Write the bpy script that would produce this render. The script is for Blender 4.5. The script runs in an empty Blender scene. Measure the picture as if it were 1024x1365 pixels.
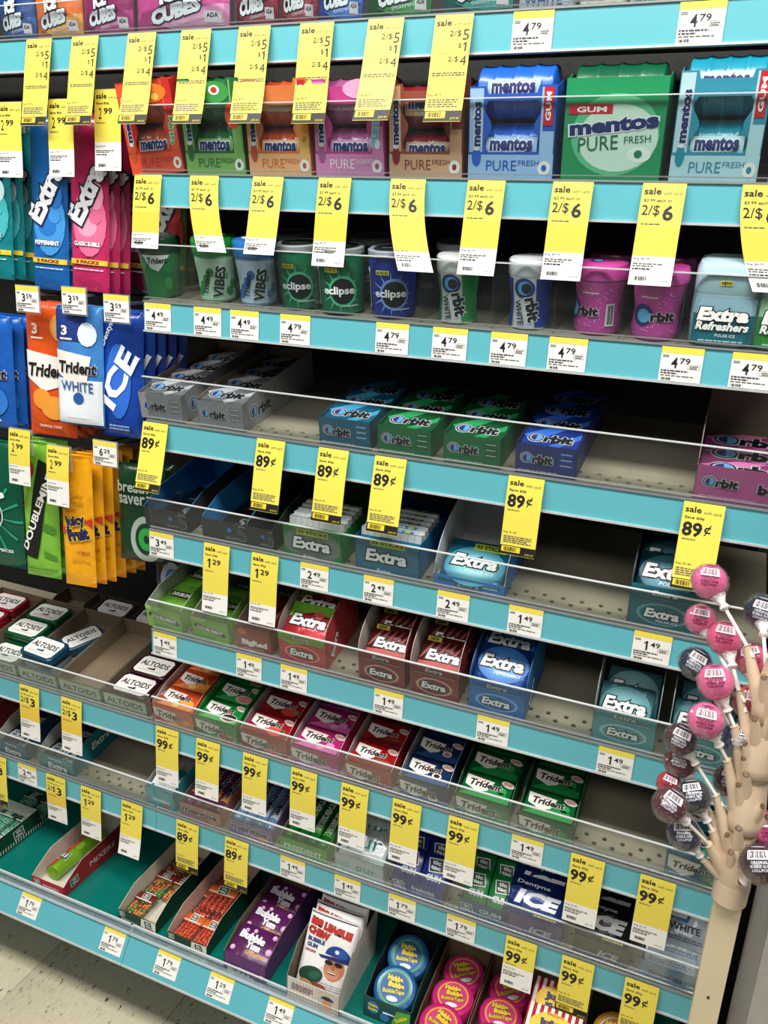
import bpy, bmesh, math, random
from mathutils import Matrix, Vector
from mathutils.geometry import tessellate_polygon
random.seed(7)
sc = bpy.context.scene
COL = sc.collection
# ------------------------------------------------------------------ camera, world, lights, exposure
CAM = Vector((0.81146516, -1.02380648, 1.37253982))
EUL = (math.radians(73.60890837), math.radians(-3.29860901), math.radians(22.63455373))
F = 1090.44
cd = bpy.data.cameras.new('camera'); cd.sensor_fit = 'HORIZONTAL'; cd.sensor_width = 36; cd.lens = F/1024*36
cd.clip_start = .02
co = bpy.data.objects.new('camera', cd); COL.objects.link(co); co.location = CAM; co.rotation_euler = EUL
sc.camera = co
wd = bpy.data.worlds.new('world'); sc.world = wd; wd.use_nodes = True
wd.node_tree.nodes['Background'].inputs[0].default_value = (.93, .96, 1, 1)
wd.node_tree.nodes['Background'].inputs[1].default_value = .11
def area(name, loc, rot, sx, sy, e, c=(1, .97, .93)):
    l = bpy.data.lights.new(name, 'AREA'); l.shape = 'RECTANGLE'; l.size = sx; l.size_y = sy; l.energy = e; l.color = c
    o = bpy.data.objects.new(name, l); COL.objects.link(o); o.location = loc; o.rotation_euler = rot
area('ceiling_tube_light', (.4, -.98, 2.75), (math.radians(14), 0, 0), 3.2, .4, 86)
area('ceiling_tube_light', (.4, -2.6, 2.75), (math.radians(40), 0, 0), 3.6, .5, 26)
sc.view_settings.view_transform = 'Standard'; sc.view_settings.look = 'None'
sc.view_settings.gamma = 1; sc.view_settings.use_curve_mapping = False; sc.view_settings.exposure = 0.0
# ------------------------------------------------------------------ coordinates
RM = co.rotation_euler.to_matrix()
W = .914
TH = math.radians(12)
Z = [1.6645, 1.485, 1.3089, 1.1295, .9519, .7763, .5999, .4239, .215]
Y0 = [0]*8 + [-.078]
TILT = [math.radians(6), TH, TH, TH, TH, TH, TH, TH*.8, 0]
SH = .0408                     # price strip height
TW = .0468                     # ticket width
def frame(r): return Matrix.Translation((0, Y0[r], Z[r])) @ Matrix.Rotation(TILT[r], 4, 'X')
def solve_line(px, A, B):      # x where the line A + x*B crosses the picture column px
    k = (px-512)/F; a = RM.transposed() @ (A-CAM); b = RM.transposed() @ B
    return -(a.x + k*a.z)/(b.x + k*b.z)
def X(r, px, d=0., h=0.): return solve_line(px, frame(r) @ Vector((0, d, h)), Vector((1, 0, 0)))
def ray(px, py): return RM @ Vector(((px-512)/F, -(py-682.5)/F, -1))
def pt(px, py, depth): return CAM + ray(px, py)*depth
def onY(px, py, y):
    v = ray(px, py); return CAM + v*((y-CAM.y)/v.y)
def onshelf(r, px, py, h=0.):  # -> (x, d) on a shelf plane
    Mi = frame(r).inverted(); o = Mi @ CAM; v = Mi.to_3x3() @ ray(px, py); t = (h-o.z)/v.z; q = o+v*t
    return q.x, q.y
T = Matrix.Translation
def Rx(a): return Matrix.Rotation(math.radians(a), 4, 'X')
def Ry(a): return Matrix.Rotation(math.radians(a), 4, 'Y')
def Rz(a): return Matrix.Rotation(math.radians(a), 4, 'Z')
# ------------------------------------------------------------------ materials
MC = {}
def lin(h):
    h = h.lstrip('#'); r = [int(h[i:i+2], 16)/255 for i in (0, 2, 4)]
    return [c/12.92 if c <= .04045 else ((c+.055)/1.055)**2.4 for c in r]
def M(hexc, rough=.45, metal=0., var=.06, scale=60, bump=0., coat=0.):
    k = (hexc, rough, metal, var, scale, bump, coat)
    if k in MC: return MC[k]
    m = bpy.data.materials.new('surface'); m.use_nodes = True; nt = m.node_tree; b = nt.nodes['Principled BSDF']
    b.inputs['Roughness'].default_value = rough; b.inputs['Metallic'].default_value = metal
    b.inputs['Coat Weight'].default_value = coat; b.inputs['Coat Roughness'].default_value = .12
    c = lin(hexc); tc = nt.nodes.new('ShaderNodeTexCoord'); n = nt.nodes.new('ShaderNodeTexNoise'); n.inputs['Scale'].default_value = scale
    r = nt.nodes.new('ShaderNodeValToRGB'); nt.links.new(tc.outputs['Object'], n.inputs['Vector']); nt.links.new(n.outputs['Fac'], r.inputs[0])
    r.color_ramp.elements[0].position = .3; r.color_ramp.elements[1].position = .7
    r.color_ramp.elements[0].color = [x*(1-var) for x in c]+[1]; r.color_ramp.elements[1].color = [min(1, x*(1+var)) for x in c]+[1]
    nt.links.new(r.outputs[0], b.inputs['Base Color'])
    if bump:
        bp = nt.nodes.new('ShaderNodeBump'); bp.inputs['Strength'].default_value = bump; bp.inputs['Distance'].default_value = .004
        nt.links.new(n.outputs['Fac'], bp.inputs['Height']); nt.links.new(bp.outputs[0], b.inputs['Normal'])
    MC[k] = m; return m
def ink(h): return M(h, .5, 0, .02)
def foil(h): return M(h, .26, .25, .12, 45, .8)
def film(h): return M(h, .3, 0, .12, 30, .9, .3)
def plastic(h): return M(h, .28, 0, .05, 60, 0, .3)
def card(h): return M(h, .5, 0, .05, 40)
def clear(tint='#f2f6f6', gl=.10, rough=.08, dens=.0):
    k = ('clear', tint, gl, rough, dens)
    if k in MC: return MC[k]
    m = bpy.data.materials.new('clear_plastic'); m.use_nodes = True; nt = m.node_tree; nt.nodes.clear()
    o = nt.nodes.new('ShaderNodeOutputMaterial'); t = nt.nodes.new('ShaderNodeBsdfTransparent'); g = nt.nodes.new('ShaderNodeBsdfGlossy')
    t.inputs[0].default_value = lin(tint)+[1]; g.inputs['Roughness'].default_value = rough
    lw = nt.nodes.new('ShaderNodeLayerWeight'); lw.inputs[0].default_value = .25
    mm = nt.nodes.new('ShaderNodeMath'); mm.operation = 'MULTIPLY_ADD'; mm.inputs[1].default_value = .2; mm.inputs[2].default_value = gl
    mm.use_clamp = True
    mx = nt.nodes.new('ShaderNodeMixShader'); nt.links.new(lw.outputs['Fresnel'], mm.inputs[0]); nt.links.new(mm.outputs[0], mx.inputs[0])
    last = t
    if dens:
        d = nt.nodes.new('ShaderNodeBsdfDiffuse'); d.inputs[0].default_value = (.8, .85, .85, 1)
        m2 = nt.nodes.new('ShaderNodeMixShader'); m2.inputs[0].default_value = dens
        nt.links.new(t.outputs[0], m2.inputs[1]); nt.links.new(d.outputs[0], m2.inputs[2]); last = m2
    nt.links.new(last.outputs[0], mx.inputs[1]); nt.links.new(g.outputs[0], mx.inputs[2]); nt.links.new(mx.outputs[0], o.inputs[0])
    MC[k] = m; return m
def pegmat(hexc, hole='#050505', pitch=.0254):
    m = bpy.data.materials.new('pegboard'); m.use_nodes = True; nt = m.node_tree; b = nt.nodes['Principled BSDF']; b.inputs['Roughness'].default_value = .7
    tc = nt.nodes.new('ShaderNodeTexCoord'); s = nt.nodes.new('ShaderNodeSeparateXYZ'); nt.links.new(tc.outputs['Object'], s.inputs[0])
    def fr(out):
        a = nt.nodes.new('ShaderNodeMath'); a.operation = 'PINGPONG'; a.inputs[1].default_value = pitch/2; nt.links.new(out, a.inputs[0])
        p = nt.nodes.new('ShaderNodeMath'); p.operation = 'POWER'; p.inputs[1].default_value = 2; nt.links.new(a.outputs[0], p.inputs[0]); return p
    x, z = fr(s.outputs['X']), fr(s.outputs['Z'])
    ad = nt.nodes.new('ShaderNodeMath'); ad.operation = 'ADD'; nt.links.new(x.outputs[0], ad.inputs[0]); nt.links.new(z.outputs[0], ad.inputs[1])
    lt = nt.nodes.new('ShaderNodeMath'); lt.operation = 'LESS_THAN'; lt.inputs[1].default_value = .0032**2; nt.links.new(ad.outputs[0], lt.inputs[0])
    mx = nt.nodes.new('ShaderNodeMix'); mx.data_type = 'RGBA'; nt.links.new(lt.outputs[0], mx.inputs[0])
    mx.inputs[6].default_value = lin(hexc)+[1]; mx.inputs[7].default_value = lin(hole)+[1]; nt.links.new(mx.outputs[2], b.inputs['Base Color'])
    return m
def tilemat():
    m = bpy.data.materials.new('vinyl_tile'); m.use_nodes = True; nt = m.node_tree; b = nt.nodes['Principled BSDF']; b.inputs['Roughness'].default_value = .35
    tc = nt.nodes.new('ShaderNodeTexCoord'); mp = nt.nodes.new('ShaderNodeMapping'); mp.inputs['Scale'].default_value = (190, 75, 90); mp.inputs['Rotation'].default_value = (0, 0, .5)
    nt.links.new(tc.outputs['Object'], mp.inputs[0]); n = nt.nodes.new('ShaderNodeTexNoise'); n.inputs['Scale'].default_value = 1; n.inputs['Detail'].default_value = 3
    nt.links.new(mp.outputs[0], n.inputs[0]); r = nt.nodes.new('ShaderNodeValToRGB'); nt.links.new(n.outputs[0], r.inputs[0])
    e = r.color_ramp.elements; e[0].position = .29; e[0].color = lin('#4a4238')+[1]; e[1].position = .34; e[1].color = lin('#c8bea2')+[1]
    x = e.new(.62); x.color = lin('#d3cab0')+[1]; x = e.new(.75); x.color = lin('#b3a98c')+[1]
    nt.links.new(r.outputs[0], b.inputs['Base Color']); return m
TEAL = '#5fb3be'
# ------------------------------------------------------------------ mesh helpers
def link(o, parent=None):
    COL.objects.link(o)
    if parent: o.parent = parent
    return o
def meshobj(name, data, parent=None, mat4=None):
    o = bpy.data.objects.new(name, data); link(o, parent)
    if mat4 is not None: o.matrix_basis = mat4
    return o
def empty(name, label, cat, mat4, group=None):
    o = bpy.data.objects.new(name, None); COL.objects.link(o); o.matrix_basis = mat4; o.empty_display_size = .02
    return tag(o, label, cat, group)
def tag(o, label, cat, group=None):
    o['label'] = label; o['category'] = cat
    if group: o['group'] = group
    return o
def struct(o): o['kind'] = 'structure'; return o
def stuff(o): o['kind'] = 'stuff'; return o
class MB:
    def __init__(s): s.v = []; s.f = []; s.mi = []; s.ms = []; s.smooth = False
    def slot(s, m):
        if m not in s.ms: s.ms.append(m)
        return s.ms.index(m)
    def add(s, vs, fs, m):
        o = len(s.v); s.v += [tuple(v) for v in vs]; i = s.slot(m)
        for f in fs: s.f.append([a+o for a in f]); s.mi.append(i)
    def box(s, x0, x1, y0, y1, z0, z1, m):
        vs = [(x, y, z) for z in (z0, z1) for y in (y0, y1) for x in (x0, x1)]
        s.add(vs, [(0, 2, 3, 1), (4, 5, 7, 6), (0, 1, 5, 4), (2, 6, 7, 3), (0, 4, 6, 2), (1, 3, 7, 5)], m)
    def cyl(s, a, b, r, m, n=10, r2=None, caps=True):
        a = Vector(a); b = Vector(b); d = (b-a).normalized(); u = d.orthogonal().normalized(); w = d.cross(u); r2 = r if r2 is None else r2
        vs = [a+(u*math.cos(t)+w*math.sin(t))*r for t in [2*math.pi*i/n for i in range(n)]]+[b+(u*math.cos(t)+w*math.sin(t))*r2 for t in [2*math.pi*i/n for i in range(n)]]
        fs = [(i, (i+1) % n, n+(i+1) % n, n+i) for i in range(n)]
        if caps: fs += [tuple(range(n))[::-1], tuple(range(n, 2*n))]
        s.add(vs, fs, m)
    def lathe(s, prof, m, n=28, axis='z', sq=0):   # prof: (r, z); sq -> rounded-square section
        vs = []; k = len(prof)
        for r, z in prof:
            for i in range(n):
                t = 2*math.pi*i/n; c, q = math.cos(t), math.sin(t)
                if sq:
                    e = 1-sq; c = math.copysign(abs(c)**e, c); q = math.copysign(abs(q)**e, q)
                vs.append((r*c, r*q, z) if axis == 'z' else (z, r*c, r*q))
        fs = [(j*n+i, j*n+(i+1) % n, (j+1)*n+(i+1) % n, (j+1)*n+i) for j in range(k-1) for i in range(n)]
        fs += [tuple(range(n))[::-1], tuple(range((k-1)*n, k*n))]
        s.add(vs, fs, m)
    def prism(s, poly, t0, t1, m, plane='xz', holes=()):  # polygon extruded along the missing axis
        loops = [list(poly)]+[list(h) for h in holes]; flat = [p for l in loops for p in l]
        tri = tessellate_polygon([[Vector((p[0], p[1], 0)) for p in l] for l in loops])
        def P(p, t): return {'xz': (p[0], t, p[1]), 'yz': (t, p[0], p[1]), 'xy': (p[0], p[1], t)}[plane]
        n = len(flat); vs = [P(p, t0) for p in flat]+[P(p, t1) for p in flat]
        fs = [tuple(t) for t in tri]+[tuple(n+i for i in t)[::-1] for t in tri]; o = 0
        for l in loops:
            k = len(l); fs += [(o+i, o+(i+1) % k, n+o+(i+1) % k, n+o+i) for i in range(k)]; o += k
        s.add(vs, fs, m)
    def data(s, name, smooth=None):
        me = bpy.data.meshes.new(name); me.from_pydata(s.v, [], s.f); me.validate(clean_customdata=False)
        for m in s.ms: me.materials.append(m)
        if len(me.polygons) == len(s.mi): me.polygons.foreach_set('material_index', s.mi)
        if smooth:
            me.polygons.foreach_set('use_smooth', [True]*len(me.polygons)); me.set_sharp_from_angle(angle=math.radians(smooth))
        return me
    def obj(s, name, parent=None, mat4=None, smooth=None): return meshobj(name, s.data(name, smooth), parent, mat4)
def bevbox(w, l, h, b, m, seg=1, corner=0):
    """rounded box, origin at bottom centre; corner>0 rounds the vertical edges"""
    bm = bmesh.new(); bmesh.ops.create_cube(bm, size=1)
    for v in bm.verts: v.co = Vector((v.co.x*w, v.co.y*l, (v.co.z+.5)*h))
    if corner:
        es = [e for e in bm.edges if abs(e.verts[0].co.z-e.verts[1].co.z) > h/2]
        bmesh.ops.bevel(bm, geom=es, offset=corner, segments=4, profile=.5, affect='EDGES')
        es = [e for e in bm.edges if abs(e.verts[0].co.z-e.verts[1].co.z) < h/4]
        bmesh.ops.bevel(bm, geom=es, offset=b, segments=1, affect='EDGES')
    else: bmesh.ops.bevel(bm, geom=bm.edges[:], offset=b, segments=seg, affect='EDGES')
    me = bpy.data.meshes.new('body'); bm.to_mesh(me); bm.free(); me.materials.append(m)
    me.polygons.foreach_set('use_smooth', [True]*len(me.polygons)); me.set_sharp_from_angle(angle=math.radians(50))
    return me
# ------------------------------------------------------------------ flat print
TG = {}
def textgeo(s, bold):
    k = (s, bold)
    if k in TG: return TG[k]
    c = bpy.data.curves.new('t', 'FONT'); c.body = s; c.size = 1; c.offset = bold; c.resolution_u = 2; c.fill_mode = 'BOTH'
    o = bpy.data.objects.new('t', c); me = bpy.data.meshes.new_from_object(o)
    vs = [(v.co.x, v.co.y) for v in me.vertices]; fs = [tuple(p.vertices) for p in me.polygons]
    bpy.data.objects.remove(o); bpy.data.curves.remove(c); bpy.data.meshes.remove(me)
    TG[k] = (vs, fs); return TG[k]
def refine(pts, fs, lim):      # split long print triangles so that they follow a curved surface
    pts = list(pts); out = []; cache = {}
    st = []
    for f in fs:
        for i in range(1, len(f)-1): st.append((f[0], f[i], f[i+1]))
    while st:
        t = st.pop(); best = 0
        for i in range(3):
            a, b = pts[t[i]], pts[t[(i+1) % 3]]; d = (a[0]-b[0])**2+(a[1]-b[1])**2
            if d > best: best = d; bi = i
        if best <= lim*lim: out.append(t); continue
        a, b, c = t[bi], t[(bi+1) % 3], t[(bi+2) % 3]; k = (min(a, b), max(a, b))
        if k not in cache: pts.append(((pts[a][0]+pts[b][0])/2, (pts[a][1]+pts[b][1])/2)); cache[k] = len(pts)-1
        m = cache[k]; st += [(a, m, c), (m, b, c)]
    return pts, out
class Art:
    def __init__(s): s.items = []      # (pts, faces, mat, layer)
    def poly(s, pts, m, l=1): s.items.append((list(pts), [tuple(t) for t in tessellate_polygon([[Vector((p[0], p[1], 0)) for p in pts]])], ink(m) if isinstance(m, str) else m, l))
    def rect(s, x0, y0, x1, y1, m, l=1, nx=1, ny=1):
        pts = [(x0+(x1-x0)*i/nx, y0+(y1-y0)*j/ny) for j in range(ny+1) for i in range(nx+1)]
        s.items.append((pts, [(j*(nx+1)+i, j*(nx+1)+i+1, (j+1)*(nx+1)+i+1, (j+1)*(nx+1)+i) for j in range(ny) for i in range(nx)], ink(m) if isinstance(m, str) else m, l))
    def ell(s, cx, cy, rx, ry, m, l=1, rot=0, n=18, a0=0, a1=360):
        r = math.radians(rot); pts = [(cx, cy)]
        for k in (.5, 1):
            for i in range(n+1):
                t = math.radians(a0+(a1-a0)*i/n); x, y = rx*k*math.cos(t), ry*k*math.sin(t)
                pts.append((cx+x*math.cos(r)-y*math.sin(r), cy+x*math.sin(r)+y*math.cos(r)))
        fs = [(0, 1+i, 2+i) for i in range(n)]+[(1+i, n+2+i, n+3+i, 2+i) for i in range(n)]
        s.items.append((pts, fs, ink(m) if isinstance(m, str) else m, l))
    def text(s, t, cx, cy, w, h, m, l=2, rot=0, shear=0, bold=.02, out=None, ow=.05, taper=0):
        if t == '1':     # slim numeral one
            s.poly([(cx+.02*w, cy-h/2), (cx+.02*w, cy+h*.28), (cx-w/2, cy+h*.16), (cx-w/2, cy+h*.27), (cx+.1*w, cy+h/2), (cx+w/2, cy+h/2), (cx+w/2, cy-h/2)], m, l); return
        r = math.radians(rot); v0, _ = textgeo(t, bold)
        if not v0: return
        x0 = min(p[0] for p in v0); x1 = max(p[0] for p in v0); y0 = min(p[1] for p in v0); y1 = max(p[1] for p in v0)
        mx, my = (x0+x1)/2, (y0+y1)/2; sx = w/(x1-x0); sy = h/(y1-y0)
        for bb, mm, ll in ([(bold+ow, out, l-1)] if out else [])+[(bold, m, l)]:
            vs, fs = textgeo(t, bb); pts = []
            for x, y in vs:
                u, v = (x-mx)*sx, (y-my)*sy; u *= 1+taper*v/h; u += shear*v
                pts.append((cx+u*math.cos(r)-v*math.sin(r), cy+u*math.sin(r)+v*math.cos(r)))
            s.items.append((pts, fs, ink(mm) if isinstance(mm, str) else mm, ll))
    def lines(s, x0, x1, y, h, n, m, l=2, dy=None, seed=1):    # fine print too small to read
        rnd = random.Random(seed); dy = dy or h*1.7
        for k in range(n):
            x = x0; e = x1-(x1-x0)*rnd.choice((0, .15, .4))
            while x < e:
                q = min(e, x+(x1-x0)*rnd.uniform(.06, .2)); s.rect(x, y-k*dy-h, q, y-k*dy, m, l); x = q+(x1-x0)*.025
    def bars(s, x0, y0, x1, y1, m, l=2, seed=3, n=14):
        rnd = random.Random(seed); x = x0
        for i in range(n):
            wd_ = (x1-x0)/n*rnd.choice((.35, .5, .75)); s.rect(x0+(x1-x0)*i/n, y0, x0+(x1-x0)*i/n+wd_, y1, m, l)
    def data(s, fn, step=.00018, lim=0):
        b = MB()
        for pts, fs, m, l in s.items:
            if lim: pts, fs = refine(pts, fs, lim)
            b.add([fn(u, v, l*step) for u, v in pts], fs, m)
        return b.data('print')
    def obj(s, name, parent, fn, step=.00018, lim=0): return meshobj(name, s.data(fn, step, lim), parent)
def top(h, cx=0, cy=0): return lambda u, v, l: (cx+u, cy+v, h+l)
def front(y, cx=0, z=0): return lambda u, v, l: (cx+u, y-l, z+v)
def right(x, y0=0, z=0): return lambda u, v, l: (x+l, y0+u, z+v)
def wrap(R, z=0, a=0):
    def fn(u, v, l):
        r = R(v) if callable(R) else R; t = a+u/r; return ((r+l)*math.sin(t), -(r+l)*math.cos(t), z+v)
    return fn
NUM = ['first', 'second', 'third', 'fourth', 'fifth', 'sixth', 'seventh', 'eighth', 'ninth', 'tenth', 'eleventh', 'twelfth']
ROWN = ['top', 'second', 'third', 'fourth', 'fifth', 'sixth', 'seventh', 'eighth', 'bottom']
# ------------------------------------------------------------------ structure: floor, back panels, end panel
b = MB(); b.box(-1.6, 2.2, -2.2, .5, -.02, -.004, M('#5a5548', .8)); struct(b.obj('floor'))
fl = bpy.data.objects['floor']; tm = tilemat()
td = bevbox(.3035, .3035, .006, .0008, tm)
ox, oy = onshelf(8, 244, 1365)[0], 0
g0 = CAM + ray(81, 1258)*((0-CAM.z)/ray(81, 1258).z)
for i in range(-5, 5):
    for j in range(-6, 2):
        o = meshobj('tile', td, fl, T((g0.x+.152+i*.3048, g0.y+.152+j*.3048+.1, -.005))); 
BK = .30
b = MB(); b.box(0, W, BK, BK+.01, 0, 1.95, pegmat('#17150f')); struct(b.obj('wall_back'))
b = MB(); b.box(-1.1, -.0005, BK, BK+.01, 0, 1.95, pegmat('#12110e')); struct(b.obj('wall_left'))
# panel of the next fixture on the right
px0 = onY(995, 1365, -.10).x; b = MB(); b.box(px0, px0+.3, -.10, .05, 0, 1.3, M('#b8b4ac', .5)); tag(b.obj('end_panel'), 'pale grey end panel beyond the dark gap right of the cream pole', 'panel')
b = MB(); b.box(W+.002, W+.45, .3, .31, 0, 1.95, M('#0c0b0a', .9)); struct(b.obj('trim_1'))  # near-black sheet paints the shade in the gap beside the end panel
# upright posts between the bays
for i, x in enumerate((0., W)):
    b = MB(); b.box(x-.0125, x+.0125, .262, .299, 0, 1.95, M('#2c2a26', .5)); 
    tag(b.obj('upright_post'), ['dark slotted upright post between left and main bay', 'dark upright post at right end of main bay'][i], 'post')
# ------------------------------------------------------------------ shelves
SURF = M('#a39a84', .38, .1, .10, 14); LIP = M('#c8cccb', .3, .2); CH = M('#8f9394', .35, .3); TE = M(TEAL, .32, 0, .02, 5)
CL = clear(dens=.007, gl=.010); EDGE = M('#d5dcdc', .15, 0, .02, 20, 0, .6)  # pale edge colour paints the light streak along the fence tops
def holed(x0, x1, rows, pitch, r, m, b):
    for k, (d0, off) in enumerate(rows):
        n = int((x1-x0)/pitch); 
        xs = [x0+i*pitch+off for i in range(n+1) if x0+i*pitch+off+pitch <= x1+1e-6]
        if off > 0: b.add([(x0, d0, 0), (x0+off, d0, 0), (x0+off, d0+pitch/2, 0), (x0, d0+pitch/2, 0)], [(0, 1, 2, 3)], m)
        e = xs[-1]+pitch; b.add([(e, d0, 0), (x1, d0, 0), (x1, d0+pitch/2, 0), (e, d0+pitch/2, 0)], [(0, 1, 2, 3)], m)
        hw, hh = pitch/2, pitch/4
        for x in xs:
            cx, cy = x+hw, d0+hh
            sq = [(hw, 0), (hw, hh), (0, hh), (-hw, hh), (-hw, 0), (-hw, -hh), (0, -hh), (hw, -hh)]
            vs = [(cx+a, cy+c, 0) for a, c in sq]+[(cx+r*math.cos(t*math.pi/4), cy+r*math.sin(t*math.pi/4), 0) for t in range(8)]+[(cx+r*math.cos(t*math.pi/4), cy+r*math.sin(t*math.pi/4), -.003) for t in range(8)]
            b.add(vs, [(i, (i+1) % 8, 8+(i+1) % 8, 8+i) for i in range(8)]+[(8+i, 8+(i+1) % 8, 16+(i+1) % 8, 16+i) for i in range(8)], m)
FH = [.045, .088, .082, .070, .056, .058, .056, .056, .018]
def shelf(r, x0, x1, label, depth=.262, surf=SURF, fence=True, ends=(1, 1)):
    root = empty('shelf', label, 'shelf', frame(r))
    th = TILT[r]; f = Matrix.Rotation(-th, 4, 'X')
    b = MB()
    if r == 8:
        b.box(x0, x1, .002, .40, -.004, 0, surf); b.obj('shelf_board', root)
    else:
        p = .0254; rows = [(.018, 0), (.018+p/2, p/2)]
        b.add([(x0, 0, 0), (x1, 0, 0), (x1, .018, 0), (x0, .018, 0)], [(0, 1, 2, 3)], surf)
        holed(x0, x1, rows, p, .0036, surf, b); e = .018+p
        b.add([(x0, e, 0), (x1, e, 0), (x1, depth, 0), (x0, depth, 0)], [(0, 1, 2, 3)], surf)
        b.obj('shelf_board', root)
        b = MB(); b.box(x0, x1, .012, depth, -.014, -.010, M('#1c1b18', .6)); b.obj('shelf_underside', root)
    # price channel hangs vertical (base strip leans forward)
    lean = -.026 if r == 8 else 0
    sh = SH
    b = MB(); b.add([(x0, 0, 0), (x1, 0, 0), (x1, lean, -sh), (x0, lean, -sh), (x0, .006, 0), (x1, .006, 0), (x1, .006+lean, -sh), (x0, .006+lean, -sh)],
        [(0, 1, 2, 3), (0, 4, 5, 1), (4, 7, 6, 5), (3, 2, 6, 7), (0, 3, 7, 4), (1, 5, 6, 2)], TE)
    b.obj('price_strip', root, f)
    b = MB(); b.box(x0, x1, lean-.003, lean+.004, -sh-.0026, -sh, LIP); b.box(x0, x1, -.002, .008, 0, .0022, CH); b.obj('channel_lip', root, f)
    if r == 8: b = MB(); b.box(x0, x1, -.004, .016, .0022, .004, M('#a9bcc2', .2, 0, .05, 20, 0, .4)); b.obj('front_ledge', root, f)
    if r == 8:
        b = MB(); b.box(x0, x1, .10, .12, -Z[8]+.001, -.005, M('#0d5a4c', .4)); b.box(x0, x1, lean+.002, lean+.012, -sh-.010, -sh-.003, M('#0d5a4c', .4)); b.obj('kick_plate', root)
    if fence:
        h = FH[r]; b = MB(); b.box(x0+.002, x1-.002, .0035, .0053, .0024, h, CL)
        for x, q in ((x0+.003, ends[0]), (x1-.005, ends[1])):
            if q: b.prism([(.0055, .003), (.09, .003), (.09, h*.55), (.06, h*.62), (.0055, h)], x, x+.0016, CL, 'yz')
        b.obj('clear_fence', root)
        b = MB(); b.box(x0+.002, x1-.002, .0030, .0058, h, h+.0014, EDGE); b.box(x0+.002, x1-.002, .0008, .0030, .006, .0072, clear(gl=.5, dens=.3)); b.obj('fence_edge', root)
    return root
shelf(0, -1.0, W+.3, 'topmost shelf running over both bays with teal price strip')
nm = ['', 'second', 'third', 'fourth', 'fifth', 'sixth', 'seventh', 'eighth', 'bottom']
for r in range(1, 8): shelf(r, 0, W, f'{nm[r]} shelf from the top of main bay with teal price strip')
DECK = M('#0a7568', .25, 0, .04, 10, 0, .3)
shelf(8, 0, W, 'lowest base deck of main bay with green surface', surf=DECK)
shelf(6, -.9, -.001, 'left bay shelf holding the mint tins', ends=(0, 0))
shelf(7, -.9, -.001, 'left bay shelf below the mint tins', ends=(0, 0))
shelf(8, -.9, -.001, 'green base deck of the left bay with candy trays', surf=DECK, ends=(0, 0))
# ------------------------------------------------------------------ tickets
YEL = M('#eedc55', .45, 0, .02, 8); ORY = M('#ecca48', .45, 0, .02, 8); WHT = M('#f1f0ea', .5, 0, .02, 8)
K = '#17161a'; G = '#6a675a'
def bend(a, c=0.):
    def fn(u, v, l):
        s = -v/.11; y = -.0022-abs(a)*s-abs(c)*s*s*.03-.0012*math.sin(s*5)
        return (u+(s*s*.028 if a < 0 else .0), min(y, -.0022)-l, v)
    return fn
tagcache = {}
def sale_art(kind, L, wf):
    """returns print Art; wf = white part from this height down"""
    A = Art(); w = TW
    A.text('sale', .0120, -.0085, .0185, .0072, K, bold=.02)
    A.text('with card', .0335, -.0105, .0195, .0036, G, bold=.0)
    if kind[0] == '5':
        A.text('2/$', .0275, -.021, .0145, .0075, K, bold=.0); A.text('5', .0405, -.0225, .0078, .0115, K, bold=.0)
        A.text('$', .0345, -.0345, .0035, .006, K, bold=0); A.text('1', .0405, -.0355, .004, .010, K); A.text('2/$', .028, -.049, .0125, .0065, K, bold=0); A.text('4', .0405, -.0505, .0075, .0105, K, bold=.0)
        A.text('$1.79 each or', .033, -.0155, .019, .0022, G, bold=0); A.rect(.002, -.0425, .03, -.0422, G)
        A.lines(.004, .044, -.063, .0014, 2, G, seed=4)
    elif kind[0] == '/':
        A.text('$3.99 each or' if kind[1] == '6' else '$1.99 each or', .019, -.0185, .031, .0038, '#4c4a3a', bold=.01)
        A.text('2/$', .0125, -.0295, .0195, .0125, K, bold=.005); A.text(kind[1], .0315, -.0315, .0115, .0165, K, bold=.025)
        A.lines(.004, .038, -.043, .0013, 1, G, seed=5)
    else:
        big, small = kind
        A.text('Save 60¢' if big == '89' else 'Save 50¢' if small in ('¢', '29') else 'Save 80¢', .0145, -.0185, .0225, .0038, '#3c3a30', bold=.02)
        if small == '¢':
            A.text(big, .0138, -.0320, .0228, .0175, K, bold=.03); A.text('¢', .0312, -.0310, .0078, .0130, K, bold=.01)
        else:
            A.text(big, .0105, -.0315, .0055, .0145, K, bold=.0); A.text(small, .0245, -.0285, .0150, .0085, K, bold=.02)
        A.lines(.004, .030, -.0435, .0013, 1, G, seed=6)
    if kind[0] == '5' or (wf is None):
        A.text('Reg. $4.79' if kind[0] == '5' else 'Reg. $1.49', .0105, -L+.030, .017, .0028, K, bold=.0)
        A.lines(.003, .040, -L+.0255, .0015, 4, G, seed=8)
        A.rect(.0, -L+.0005, w, -L+.0125, '#15140f', 1); A.rect(.002, -L+.004, .027, -L+.0115, '#e8cf35', 2)
        A.bars(.005, -L+.005, .022, -L+.0105, '#15140f', 3); A.text('JUN 20', .039, -L+.0035, .011, .003, '#e8cf35', 2, bold=.0)
    else:
        A.text('Reg. $4.79' if kind[0] == '/' else 'Reg. $1.99', .0105, wf-.0035, .017, .0028, K, bold=.0)
        A.lines(.002, .040, wf-.008, .0014, 2, G, seed=9); A.lines(.002, .034, wf-.0135, .0016, 1, K, seed=10)
        A.bars(.006, -L+.005, .020, -L+.0095, K); A.text('JUN 29', .038, -L+.0045, .010, .0026, K, bold=0)
    return A
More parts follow.
